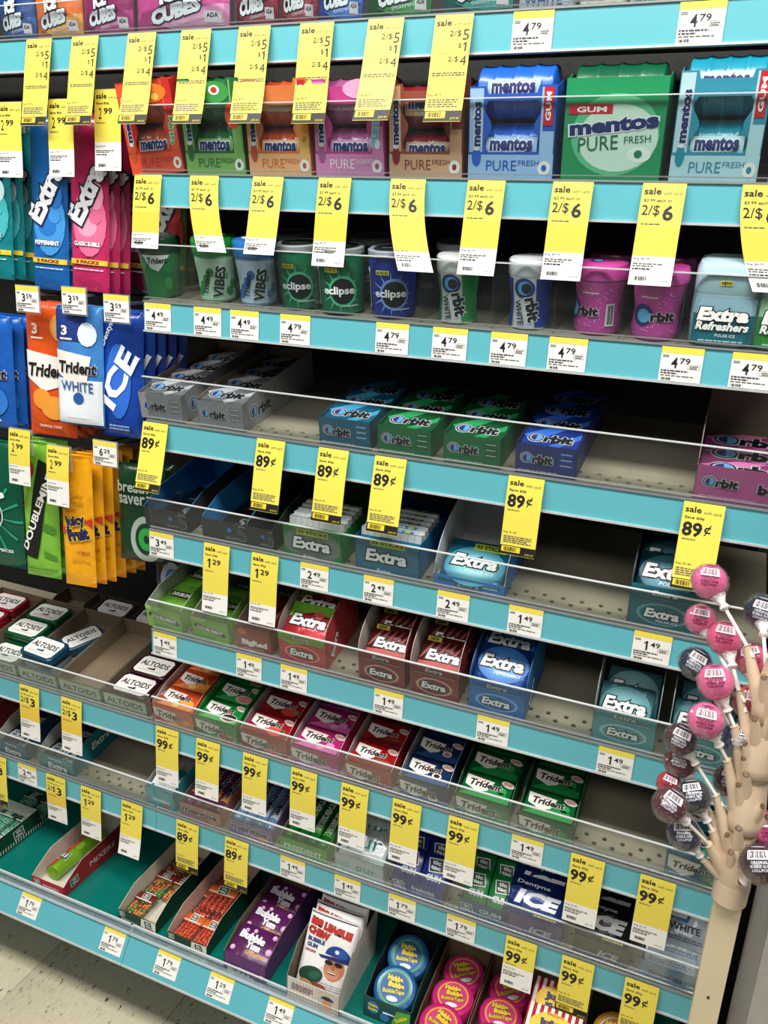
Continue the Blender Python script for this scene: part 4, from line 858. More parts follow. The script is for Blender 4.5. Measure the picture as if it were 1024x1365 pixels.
def vibes(c, c2):
    def f(A):
        A.rect(-.030, .004, .030, .055, c2, 1, 14, 6)
        for k in range(9): A.ell(-.024+.0062*k, .014+.028*((k*37) % 7)/7, .0055, .006, c, 2, n=10)
        A.text('VIBES', .006, .026, .040, .0135, '#173a24' if 'a' in c[:3] else '#12301f', 5, rot=78, bold=.05, out='#e8f0ea'); A.text('Trident', -.011, .026, .030, .008, '#15161b', 5, rot=78, bold=.03)
    return f
P2 = lambda px: X(2, px, .04)
bottle(P2(218), .045, cupP, cupC, '#1b7a3a', '#123f24', lambda A: (A.poly([(-.022, .058), (.018, .056), (.0, .036), (-.010, .040)], '#e9eee8', 1), A.text('Trident', .0, .050, .028, .008, '#15161b', 3, bold=.03), A.ell(.012, .02, .006, .008, '#3f9a58', 2)), 'dark green gum bottle with white triangle at the left end of the third shelf', scl=(1.06, 1.12))
bottle(P2(291), .045, cupP, cupC, '#6fae7c', '#1f8f34', vibes('#2a8a3c', '#b4d6ba'), 'green lidded leafy gum cup', scl=(1.08, 1.16), cap_art=lambda A: A.ell(0, 0, .017, .017, '#e8efe6', 1, n=24))
bottle(P2(345), .045, cupP, cupC, '#7aa0c8', '#2a78c0', vibes('#2f70b8', '#c2d6e8'), 'blue lidded leafy gum cup', scl=(1.08, 1.16), cap_art=lambda A: A.ell(0, 0, .017, .017, '#dfe8ef', 1, n=24))
ecP = [(.026, 0), (.0285, .003), (.029, .012), (.0295, .04), (.031, .062), (.030, .066)]
ecC = [(.0285, .066), (.0315, .067), (.0318, .073), (.029, .0745), (.0265, .0735), (.018, .0736)]
def ecl(c, dk):
    def f(A):
        for k in range(12): t = k*math.pi/6; A.poly([(.0+.013*math.cos(t-.12), .028+.011*math.sin(t-.12)), (.0+.030*math.cos(t), .028+.026*math.sin(t)), (.013*math.cos(t+.12), .028+.011*math.sin(t+.12))], c, 1)
        A.ell(.004, .028, .019, .0175, c, 2); A.ell(.004, .028, .016, .0145, '#0c1218', 3)
        A.text('eclipse', -.001, .028, .040, .0115, '#f2f4f2', 6, bold=.03); A.rect(-.020, .049, -.002, .054, '#d8d43a', 3); A.text('60 PIECES', -.011, .0515, .015, .003, '#181a12', 4); A.lines(.002, .024, .012, .0014, 1, '#dfe8e4')
        A.rect(-.044, .01, -.034, .055, '#d9dedd', 2, 3, 4); A.bars(-.043, .014, -.035, .05, '#23262a', 3, n=6)
    return f
def oval(c): return lambda A: (A.ell(0, 0, .0245, .0245, '#12201c', 1, n=26), A.text('eclipse', 0, 0, .026, .007, c, 2, bold=.0))
bottle(P2(403), .045, ecP, ecC, '#0f6b45', '#8e9896', ecl('#4fc08c', 0), 'green round gum bottle with silver rim, left of the two', cap_art=oval('#5fc090'), scl=(1.03, 1.18), a=-8)
bottle(P2(460), .035, ecP, ecC, '#0f6b45', '#8e9896', ecl('#4fc08c', 0), 'green round gum bottle with silver rim, right of the two', cap_art=oval('#5fc090'), scl=(1.03, 1.18))
bottle(P2(526), .038, ecP, ecC, '#1d2f8c', '#8e94a2', ecl('#7b9ce4', 0), 'blue round gum bottle with silver rim in front', cap_art=oval('#8fa8e0'), scl=(1.03, 1.18))
for i, (px, d, c, nme) in enumerate(((592, .105, '#1b2a70', 'blue'), (356, .12, '#12508a', 'blue'), (470, .12, '#0f5038', 'green'))):  # body colours darkened to paint shade on the rear bottles
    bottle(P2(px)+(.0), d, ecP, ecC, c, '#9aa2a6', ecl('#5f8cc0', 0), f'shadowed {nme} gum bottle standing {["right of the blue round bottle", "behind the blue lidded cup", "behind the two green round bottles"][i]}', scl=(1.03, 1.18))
owP = [(.0225, 0), (.0235, .003), (.0215, .03), (.026, .060)]; owC = [(.026, .060), (.0272, .062), (.0272, .076), (.0255, .078), (.012, .0782)]
def orbw(c):
    def f(A):
        A.rect(.012, .003, .04, .058, c, 1, 8, 5); A.rect(-.04, .003, -.018, .058, c, 1, 8, 5)
        A.ell(-.002, .048, .0125, .0115, '#23306e', 3); A.ell(-.001, .048, .0085, .008, '#4da0dc', 4); A.ell(.001, .048, .006, .006, '#12161f', 5)
        A.text('rbit', .008, .024, .028, .014, '#14161c', 5, rot=-78, bold=.05, out='#eef2f2'); A.text('WHITE', -.007, .020, .028, .0075, '#14161c', 5, rot=-78, bold=.02)
    return f
bottle(P2(612), .036, owP, owC, '#e4e9e6', '#e9eeec', orbw('#1c8f46'), 'white and green hourglass gum bottle', a=-14, scl=(1.05, 1.08))
bottle(P2(706), .036, owP, owC, '#dfe4ea', '#dfe5ea', orbw('#1f45a4'), 'white and blue hourglass gum bottle', a=-10, scl=(1.05, 1.08))
pkP = [(.0265, 0), (.0275, .003), (.0285, .012), (.0255, .032), (.0295, .058), (.0315, .064)]; pkC = [(.0305, .064), (.0325, .066), (.033, .076), (.0305, .082), (.024, .0835)]
def pinkart(v):
    def f(A):
        rnd = random.Random(5)
        for k in range(70): A.ell(rnd.uniform(-.038, .038), rnd.uniform(.004, .056), .0009, .0009, '#f2b9dc', 1, n=4)
        ox = -.006 if v else -.026
        A.ell(ox-.010, .030, .0125, .0125, '#26306e', 3); A.ell(ox-.008, .029, .008, .008, '#5fb0e0', 4); A.text('rbit', ox+.014, .029, .027, .011, '#15131c', 6, bold=.05, out='#e9c0dc')
        if not v: A.rect(.010, .012, .021, .038, '#f2eef0', 3, 3, 3); A.bars(.0115, .014, .0195, .036, '#1a181c', 4, n=8)
        A.lines(-.02, .0, .052, .002, 1, '#f4d0e6')
    return f
for i, (px, d) in enumerate(((795, .04), (872, .036))):
    bottle(P2(px), d, pkP, pkC, '#cc4fa4', '#c94a9e', pinkart(i), f'pink speckled hourglass gum bottle, {["left one with barcode", "right one with round emblem"][i]}', cap_art=lambda A: (A.ell(-.006, 0, .009, .007, '#26306e', 1), A.ell(-.005, 0, .005, .004, '#5fb0e0', 2), A.text('rbit', .008, 0, .012, .005, '#15131c', 3, bold=.03)))
    bottle(P2(px)+.006, d+.075, pkP, pkC, '#7a3464', '#84386a', pinkart(0), f'pink gum bottle in shadow behind the {["left", "right"][i]} front one')  # rear copy in darkened pink, shade painted into body and lid
exP = [(.031, 0), (.0335, .004), (.0345, .03), (.0335, .056)]; exC = [(.0335, .056), (.034, .058), (.0335, .080), (.031, .086), (.026, .088)]
def refr(c, c2):
    def f(A):
        A.rect(-.030, .004, .030, .052, c, 1, 14, 8); A.rect(-.030, .036, .030, .0525, c2, 2, 14, 3)
        A.text('Extra', .0, .036, .050, .0145, '#f2f5f2', 6, bold=.06, out='#10202a', shear=.18); A.text('Refreshers', .0, .0235, .052, .0095, '#eef4f0', 6, bold=.04, out='#10202a', shear=.18)
        A.text('POLAR ICE' if c[1] == '1' else 'SPEARMINT', .004, .0135, .020, .0035, '#e8f4f4', 4, bold=.02); A.lines(-.022, .022, .008, .0014, 1, '#cfe4e4', 3)
    return f
rb = bottle(P2(960), .042, exP, exC, '#b8d4de', '#b5d3dc', refr('#14788a', '#9cc4d4'), 'square teal and pale blue refresher gum bottle', sq=.55, scl=(1.08, 1.06))
A = Art(); A.rect(-.008, .066, .004, .071, '#e5df3c', 1); A.text('NEW!', -.002, .0685, .010, .0035, '#1a1a12', 2, bold=.04); A.obj('printed_badge', rb, lambda u, v, l: (u, -.0345-l, v))
bottle(P2(1044), .042, exP, exC, '#c0d8c4', '#bcd6c6', refr('#2a9a3a', '#a8d4b0'), 'square green refresher gum bottle at the right picture edge', sq=.55, scl=(1.08, 1.06))
# clear dividers between the bottle lanes
for i, px in enumerate((249, 370, 431, 568, 662, 742, 828, 906, 1003)):
    x = X(2, px, .03); b = MB(); b.prism([(.0, 0), (.17, 0), (.17, .03), (.03, .062), (.0, .070)], x-.0008, x+.0008, clear(dens=.02, gl=.03), 'yz')
    o = b.obj('lane_divider', None, frame(2) @ T((0, .0066, .0005))); tag(o, f'clear plastic lane divider between gum bottles, {NUM[i]} from left', 'divider', 'clear lane dividers on the third shelf')
# ================================================================== left bay: hanging bags on hooks
def band(A, w, h, txt='3 PACKS', c='#e8c83a'): A.rect(-.49*w, .155*h, .49*w, .185*h, c, 3, 4, 1); A.text(txt, 0, .17*h, .62*w, .02*h, '#8a2a1e', 4, bold=.05)
def exbag(c2, c3, sub):
    def f(A, w, h):
        A.ell(.05*w, .40*h, .42*w, .2*h, c2, 1); A.ell(.22*w, .55*h, .2*w, .08*h, c3, 2); A.ell(.0, .37*h, .24*w, .055*h, c3, 2); A.ell(.2*w, .43*h, .16*w, .04*h, c2, 3)
        A.text('Extra', -.02*w, .56*h, .36*h, .50*w, '#e4e8ee', 6, rot=62, bold=.05, out='#101428', ow=.06)
        A.text(sub, .0, .275*h, .66*w, .026*h, '#f2f4f6', 6, bold=.04, out='#20202a'); band(A, w, h); A.lines(-.4*w, .4*w, .13*h, .0016, 1, '#e0e6ee')
    return f
def hookset(px, py, kind, *a, label='', mt_y=-.004, rod=True, cx=.5):
    """price ticket at a hook tip with its rod, at picture point (px,py)"""
    p = onY(px, py, mt_y)
    if kind == 'w': o = ticket(0, 0, a[0], a[1], T(p) @ Rz(0))
    else: o = sale(0, 0, a[0], a[1], a[2], a[3], .05, T(p))
    o['label'] = label; del o['_d']; o['group'] = 'price tickets on the peg hooks'
    hk = MB(); x = p.x+TW*cx; z = p.z-.012
    hk.cyl((0, BK-.002, 0), (0, .004, 0), .0022, M('#8f9494', .3, .8), 8)
    h = hk.obj('hook_rod', None, T((x, 0, z)), 40); h.name = 'peg_hook'
    b = MB(); b.box(-TW/2-.0015, TW/2+.0015, mt_y+.0006, mt_y+.0018, -.030, .0135, clear(gl=.1, dens=.2)); b.obj('ticket_holder', h)
    b = MB(); b.cyl((0, .004, 0), (0, mt_y+.002, 0), .003, M('#d5d9d9', .3), 8); b.obj('hook_tip', h)
    b = MB(); b.box(-.012, .012, BK-.006, BK-.001, -.02, .02, M('#8f9494', .4, .6)); b.obj('back_plate', h)
    tag(h, 'steel peg hook '+(label.split(' tag ')[-1] if ' tag ' in label else label.split('peg hook ')[-1]), 'hook', 'peg hooks in the left bay'); return h
def bagset(key, px, pytop, pybot, wpx, t, colour, artfn, nme, n=4, dstep=.02, y=.03, grp=None, lean=0, dx=.004):
    """n copies hanging one behind the other; (px,pybot) = picture point of the front bag's bottom centre"""
    pb = onY(px, pybot, y); ptp = onY(px-8, pytop, y); h = ptp.z-pb.z; w = wpx
    for i in range(n):
        mt = T((pb.x+dx*i, y+dstep*i, pb.z+random.uniform(-.002, .002)*(i > 0))) @ Ry(lean) @ Rz(random.uniform(-2, 2)*(i > 0)+8)
        pouch(key, w, h, t, colour, artfn, mt, f'{nme}, {["frontmost", "second", "third", "fourth", "fifth", "rearmost"][i]} on its hook', 'gum bag', grp or f'hanging {nme}s', 'hanging_gum_bag', .010)
bagset('teal', -10, 150, 370, .085, .014, '#0f7f86', exbag('#3fb0b4', '#bfe0e0', 'POLAR ICE'), 'teal three-pack gum bag', 4, .02, .02, lean=2)
bagset('blu', 70, 150, 386, .064, .014, '#1763ac', exbag('#3a90d8', '#1d6fc0', 'PEPPERMINT'), 'blue three-pack gum bag', 3, .02, .028, lean=2)
bagset('pnk', 122, 150, 388, .066, .014, '#c22a62', exbag('#e46a94', '#f09ab4', 'CLASSIC BUBBLE'), 'pink three-pack gum bag', 3, .02, .035, lean=2)
bagset('drk', 178, 190, 385, .075, .014, '#6c1238', exbag('#8a2850', '#9a3a5c', 'CLASSIC BUBBLE'), 'dark pink three-pack gum bag', 2, .02, .12, lean=2)
bagset('wml', 222, 190, 388, .070, .014, '#5d9a22', exbag('#c22a22', '#e8483a', 'WATERMELON'), 'lime green three-pack gum bag', 2, .02, .10, lean=1)
def trbag(c2, sub, nm_):
    def f(A, w, h):
        A.poly([(-.48*w, .64*h), (.3*w, .60*h), (.2*w, .38*h), (-.1*w, .34*h), (-.46*w, .44*h)], '#f2ece6', 2)
        A.text('Trident', .0, .50*h, .84*w, .10*h, '#15161b', 6, bold=.04, shear=.12, out='#f4efe8', ow=.02); A.text('3', -.26*w, .80*h, .13*w, .08*h, '#f4e9da', 4, bold=.04); A.lines(-.36*w, -.1*w, .74*h, .003, 1, '#f4e9da')
        for x, y, a_, b_, c in c2: A.ell(x*w, y*h, a_*w, b_*h, c, 3, n=18)
        if sub: A.text(sub, 0, .075*h, .5*w, .02*h, '#f4efe8', 4)
        if nm_: A.text(nm_, -.02*w, .34*h, .72*w, .085*h, '#2c5a94', 5, bold=.01); A.ell(0, .24*h, .12*w, .05*h, '#1f5a9c', 4, rot=30)
    return f
bagset('tblue', -8, 420, 568, .095, .016, '#1a5cb4', trbag([(.1, .25, .3, .14, '#2f7ad0')], 'NATURAL FLAVOR', None), 'blue leafy gum bag', 3, .02, .02, lean=1)
bagset('torange', 73, 402, 580, .090, .016, '#e0561c', trbag([(.28, .82, .2, .10, '#f0a44c'), (.28, .82, .14, .07, '#f6c67a'), (-.15, .28, .2, .08, '#ef9a34'), (.1, .22, .28, .09, '#f0a03c'), (.36, .2, .16, .07, '#5c9a2c'), (.36, .2, .08, .035, '#b8d468')], 'TROPICAL TWIST', None), 'orange fruit gum bag', 3, .02, .034, lean=1)
bagset('twhite', 111, 408, 567, .083, .018, '#3f82c8', lambda A, w, h: (A.rect(-.49*w, .02*h, .49*w, .40*h, '#e4ecf2', 1, 8, 8), A.rect(-.49*w, .72*h, .2*w, .97*h, '#15337c', 1, 8, 6), A.ell(.22*w, .78*h, .2*w, .10*h, '#dcecf6', 2, n=12), trbag([], 'PEPPERMINT', 'WHITE')(A, w, h)), 'blue and white whitening gum bag', 3, .02, .014, lean=1)
bagset('dice', 166, 414, 582, .074, .016, '#15409c', lambda A, w, h: (A.ell(-.05*w, .45*h, .3*w, .3*h, '#2a6ad0', 1), A.text('ICE', -.05*w, .48*h, .50*h, .50*w, '#eef4fa', 5, rot=62, bold=.04, shear=.1), A.text('Dentyne', -.26*w, .84*h, .26*h, .16*w, '#e8f0fa', 5, rot=62, bold=.02), A.lines(-.3*w, .2*w, .1*h, .003, 2, '#8fb0e4')), 'deep blue ice gum bag', 5, .02, .032, lean=1, dx=.006)
bagset('eclip', 2, 585, 752, .105, .016, '#08563f', lambda A, w, h: ([A.poly([(-.1*w, .40*h), (-.1*w+.6*w*math.cos(t), .40*h+.3*h*math.sin(t)), (-.1*w+.6*w*math.cos(t+.08), .40*h+.3*h*math.sin(t+.08))], '#2f9a78', 1) for t in [q*.5-1.6 for q in range(7)]], A.ell(-.1*w, .42*h, .26*w, .13*h, '#b8dccb', 2), A.ell(-.1*w, .42*h, .23*w, .115*h, '#0a100e', 3), A.text('eclipse', -.12*w, .54*h, .7*w, .09*h, '#f2f6f4', 6, rot=20, bold=.04), A.text('180 PIECES', .1*w, .14*h, .46*w, .025*h, '#dcece4', 4, bold=.03)), 'dark green eclipse pattern gum bag', 2, .02, .02, lean=2)
def dmbag(A, w, h):
    A.poly([(-.48*w, .16*h), (-.1*w, .14*h), (.42*w, .84*h), (.05*w, .88*h)], '#12180f', 2)
    A.text('DOUBLEMINT', -.02*w, .51*h, .66*h, .20*w, '#f0f4ea', 4, rot=68, bold=.03); A.text("WRIGLEY'S", -.33*w, .60*h, .2*h, .055*w, '#9a2a20', 4, rot=68, bold=.02)
    A.ell(-.22*w, .80*h, .15*w, .06*h, '#a8202c', 3); A.text('3', -.22*w, .812*h, .07*w, .035*h, '#f0dcd8', 4, bold=.02); A.poly([(.1*w, .36*h), (.4*w, .34*h), (.46*w, .37*h), (.4*w, .40*h), (.1*w, .42*h)], '#4a8a2a', 2); A.poly([(.1*w, .16*h), (.44*w, .14*h), (.44*w, .18*h), (.1*w, .21*h)], '#4a8a2a', 2); A.lines(-.4*w, .44*w, .07*h, .002, 1, '#3f7a22')
bagset('dmint', 60, 588, 768, .070, .014, '#7ebf3f', dmbag, 'light green three-pack gum bag', 2, .022, .026, lean=1)
def jfbag(A, w, h):
    A.ell(-.30*w, .80*h, .15*w, .055*h, '#a8202c', 3); A.text('3', -.30*w, .812*h, .07*w, .032*h, '#f0dcd8', 4, bold=.02)
    A.poly([(-.49*w, .40*h), (-.49*w, .47*h), (-.2*w, .42*h)], '#c8341e', 2); A.poly([(.49*w, .54*h), (.49*w, .47*h), (.25*w, .52*h)], '#c8341e', 2)
    A.text('Juicy', -.03*w, .505*h, .70*w, .10*h, '#1b2450', 6, rot=14, bold=.06, out='#f8d23a'); A.text('Fruit', .05*w, .41*h, .72*w, .10*h, '#1b2450', 6, rot=14, bold=.08, out='#f8d23a')
    A.text("WRIGLEY'S", -.16*w, .585*h, .36*w, .02*h, '#9a3a1e', 4, rot=12, bold=.02); A.text('original', .18*w, .27*h, .42*w, .03*h, '#a8481e', 4, bold=.02)
    A.text('Juicy', .05*w, .70*h, .4*w, .045*h, '#c99418', 2, bold=.02); A.text('Fruit', .05*w, .65*h, .4*w, .045*h, '#c99418', 2, bold=.02); A.text('Juicy Fruit', .1*w, .2*h, .6*w, .04*h, '#cf9a1c', 2, bold=.02)
bagset('juicy', 109, 606, 780, .060, .010, '#efa815', jfbag, 'golden yellow three-pack gum bag', 6, .022, .012, lean=0, dx=.003)
bagset('breath', 192, 618, 748, .090, .022, '#123c22', lambda A, w, h: (A.text('breath', -.12*w, .78*h, .64*w, .11*h, '#b9c9bd', 3), A.text('saver', -.14*w, .65*h, .56*w, .09*h, '#b9c9bd', 3), A.ell(.15*w, .26*h, .34*w, .24*h, '#a9bdae', 2, n=28), A.ell(.15*w, .26*h, .24*w, .17*h, '#123c22', 3, n=28), A.ell(.15*w, .26*h, .17*w, .12*h, '#2fae4a', 4, n=24), A.ell(.15*w, .26*h, .06*w, .045*h, '#123c22', 5)), 'dark green mint bag with ring candy emblem', 2, .024, .06, lean=0)
bagset('breath2', 234, 735, 800, .075, .02, '#141f44', lambda A, w, h: (A.ell(0, .5*h, .3*w, .34*h, '#a9b4c8', 2, n=24), A.ell(0, .5*h, .18*w, .2*h, '#2a6ad0', 3, n=24)), 'navy mint bag below the dark green mint bags', 1, .02, .12, lean=0)
hookset(0-2, 137, 's', ('2', '99'), .105, -.068, .006, label='yellow 2.99 tag beside the teal bags, first in the upper peg row')
hookset(66, 133, 's', ('2', '99'), .105, -.068, .006, label='yellow 2.99 tag above the blue bags, second in the upper peg row')
hookset(128, 120, 's', ('2', '99'), .108, -.072, .006, label='yellow 2.99 tag above the dark pink bags, third in the upper peg row', mt_y=.004)
for px, py, n in ((20.5, 380, 'above the orange bags'), (82, 382, 'above the whitening bags'), (138, 392, 'above the deep blue bags')): hookset(px, py, 'w', '3', '59', label=f'white 3.59 ticket on a peg hook {n}')
hookset(13, 570, 's', ('2', '99'), .094, -.060, .008, label='yellow 2.99 tag above the light green bags')
hookset(64, 592, 's', ('2', '99'), .100, -.060, .008, label='yellow 2.99 tag above the golden bags')
hookset(124, 586, 'w', '6', '29', label='white 6.29 ticket on a peg hook left of the dark green mint bags')
# ================================================================== base deck (r=8)
D8 = lambda px, py: onshelf(8, px, py)
def tray(c_front, c_in, x0, d0, w, depth, hf, hb, label, **k): return carton(8, x0, x0+w, depth, hf, hb, c_front, c_in, label, d0=d0, **k)
def pellets(root, w, l, h, cols, n, z0=.002, name='mint_pellets', seed=1):
    rnd = random.Random(seed); b = MB(); ms = [M(c, .3) for c in cols]
    bm = bmesh.new(); bmesh.ops.create_icosphere(bm, subdivisions=1, radius=1); V = [p.co.copy() for p in bm.verts]; Fc = [[q.index for q in p.verts] for p in bm.faces]; bm.free()
    nx, ny, nz = n; 
    for kz in range(nz):
        for i in range(nx):
            for j in range(ny):
                R_ = Matrix.Rotation(rnd.uniform(0, 3), 3, 'Z') @ Matrix.Rotation(rnd.uniform(-.5, .5), 3, 'Y')
                c = Vector((-w/2+(i+.5)*w/nx+rnd.uniform(-.001, .001), -l/2+(j+.5)*l/ny+rnd.uniform(-.001, .001), z0+(kz+.5)*(h-z0)/nz))
                b.add([R_ @ Vector((v.x*.0044, v.y*.003, v.z*.003))+c for v in V], Fc, rnd.choice(ms))
    return stuff(b.obj(name, root, None, 80))
def mintbox(mt, cols, lc, label, grp, w=.040, l=.062, h=.014, seed=1):
    root = empty('mint_pellet_box', label, 'mint box', mt, grp)
    meshobj('clear_case', bevbox(w, l, h, .0015, clear(gl=.03, dens=.02)), root)
    pellets(root, w-.004, l*.70, h-.002, cols, (5, 7, 2), seed=seed).location = (0, -l*.12, 0)
    lb = bevbox(w+.0006, l*.34, .001, .0002, card(lc)); o = meshobj('printed_label', lb, root, T((0, l*.30, h)))
    A = Art(); ttlogo(A, 0, 0, w*.46); A.rect(-w*.45, -l*.15, w*.45, -l*.11, '#e9e4da', 2); A.obj('lettering', o, top(.0011))
    b = MB(); b.box(-w*.3, w*.3, l*.5-.0002, l*.5+.003, .002, h-.002, plastic('#e8eae6')); b.obj('flip_cap', root)
    return root
def ttfront(c, pc=None): return lambda A, w, h: (ttlogo(A, -.40*w, .72*h, .014), A.poly([(.1*w, .25*h), (.5*w, .0), (.5*w, h), (.12*w, .95*h)], c, 1), ttlogo(A, .30*w, .62*h, .020, l=3), A.rect(.22*w, .06*h, .46*w, .30*h, pc or '#c8343c', 3), A.lines(.24*w, .44*w, .2*h, .0016, 1, '#f2e8e0', 4), [A.poly([(-.42*w+q*.026*w, .12*h), (-.41*w+q*.026*w, .12*h), (-.40*w+q*.026*w, .42*h-.01*q*h), (-.41*w+q*.026*w, .42*h-.01*q*h)], '#e8ebe4', 2) for q in range(20)])
# green mint tray at the far left
xr, dr = D8(58, 1100)
x_, d_ = D8(0, 1150)
mt, w, root = tray('#12462c', '#c6cabf', xr-.10, .008, .10, dr-.02 if dr > .12 else .2, .03, .045, 'green mint pellet tray at the far left of the base deck', art=ttfront('#12462c'), hm=.042,
    sideart=lambda A, d, h: (ttlogo(A, d*.62, .024, .030), [A.rect(.01+q*.0065, .003, .0125+q*.0065, .012, '#dfe6dc', 2) for q in range(26)]))
for k in range(3): 
    for j in range(2): mintbox(mt @ T((.022-.045*j, .045+.066*k, .0015)), ['#7fd0a8', '#8fdcb4', '#6ec49a'], '#0f4a30', f'pale green mint pellet box, {["front", "middle", "rear"][k]} {["right", "left"][j]} one in the green tray', 'pale green mint boxes on the base deck', seed=k+3*j)
# mixers tray
xl, dl = D8(43, 1180); xr, dr = D8(100, 1201)
mt, w, root = tray('#b0202a', '#d8d2c4', xl, max(dl, .004), .078, .20, .022, .055, 'red and white candy roll tray on the base deck', hm=.05,
    art=lambda A, w, h: (ttlogo(A, -.33*w, .58*h, .016), A.text('MIXERS', .1*w, .48*h, .5*w, .3*h, '#f0d8d0', 3, bold=.02), A.lines(-.1*w, .4*w, .22*h, .0012, 1, '#e8a8a0')),
    sideart=lambda A, d, h: (ttlogo(A, .028, .018, .024), A.text('MIXERS', .105, .024, .07, .012, '#f0d8d0', 3, bold=.02)))
def bigroll(mt, label, grp='mixed fruit candy rolls in the red tray'):
    b = MB(); R_ = .0155; L = .135; b.lathe([(.006, 0), (R_*.95, .001), (R_, .004), (R_, L-.004), (R_*.95, L-.001), (.006, L)], foil('#7fb52a'), 20)
    o = b.obj('candy_roll', None, mt, 40)
    A = Art(); A.rect(.002, .002, L-.002, .024, '#c22a2c', 1, 3, 8); A.ell(L*.5, .010, .012, .010, '#e05a3c', 2); A.ell(L*.52, -.006, .010, .006, '#9cc83c', 3)
    B = A; ttl = Art()
    fn = lambda u, v, l: ((R_+.0003+l)*math.sin(-v/R_), (R_+.0003+l)*-math.cos(-v/R_), u)
    for q in (.25, .78): ttlogo(A, L*q, .0, .022)
    A.obj('printed_wrap', o, fn, .0003); return tag(o, label, 'candy roll', grp)
bigroll(mt @ T((-.012, .025, .0175)) @ LAY, 'green and red candy roll lying in the red tray, left one')
# fruit and orange pellet trays
for q, (px, py, colf, cols, lc, nme) in enumerate(((158, 1226, '#173f28', ['#e8722a', '#5ca83a', '#7a2a1e', '#e8a03a'], '#7a2320', 'mixed fruit'), (223, 1256, '#173f28', ['#e8481c', '#f05a24', '#dc3f16'], '#e06a2c', 'orange'))):
    xl, dl = D8(px, py)
    mt, w, root = tray(colf, '#d8d0bc' if q == 0 else '#d8b8ac', xl, max(dl, .004), .083, .185, .024, .050, f'{nme} mint pellet tray on the base deck', hm=.046, art=ttfront('#eceae0' if q == 0 else '#e8e0d4', '#c8343c' if q == 0 else '#e0602c'))
    for k in range(3):
        for j in range(2):
            if q == 0 and k == 0 and j == 1: continue
            mintbox(mt @ T((-.0195+.0395*j, .034+.062*k, .0015)) @ Rz(0), cols, lc, f'{nme} mint pellet box, {["front", "middle", "rear"][k]} {["left", "right"][j]} one', f'{nme} mint boxes on the base deck', w=.038, l=.058, seed=10*q+2*k+j)
    if q == 1:
        for j in range(1): mintbox(mt @ T((0, .10, .0165)) @ Rz(3), cols, lc, 'orange mint pellet box lying on top of the others', f'{nme} mint boxes on the base deck', w=.055, l=.058, seed=77)
# purple bubble gum packs
xl, dl = D8(298, 1292)
def byart(A, w, l):
    for x, y, s_ in ((-.3, .3, .05), (.05, -.2, .09), (-.1, .35, .05), (.4, .35, .06), (-.42, -.3, .06), (.42, -.1, .08)): A.ell(x*w, y*l, s_*w, s_*w, '#d39ac8', 1, n=12); A.ell(x*w-.01*w, y*l+.01*w, s_*w*.5, s_*w*.5, '#eec6e2', 2, n=10)
    A.text('Bubble', -.08*w, .14*l, .66*w, .24*l, '#f2eef2', 6, rot=-4, bold=.07, out='#24102c'); A.text('Yum', .02*w, -.10*l, .38*w, .22*l, '#f2eef2', 6, rot=-4, bold=.07, out='#24102c'); A.text('Original', .14*w, -.32*l, .46*w, .16*l, '#e8a83a', 5, bold=.03, rot=-3)
mt, w, root = tray('#5b2a6a', '#7a6450', xl, max(dl, .004), .083, .20, .040, .075, 'brown cardboard tray of purple bubble gum on the base deck', hm=.062, insert=.012, art=lambda A, w, h: byart(A, w, h))
for k in range(3): pack('byum', w-.006, .058, .022, '#5a2058', byart, mt @ T((0, .036+.052*k, .024+.004*k)) @ Rx(16), f'purple bubble gum pack, {["frontmost", "middle", "rearmost"][k]} in its tray', 'gum pack', 'purple bubble gum packs on the base deck', mk=film)
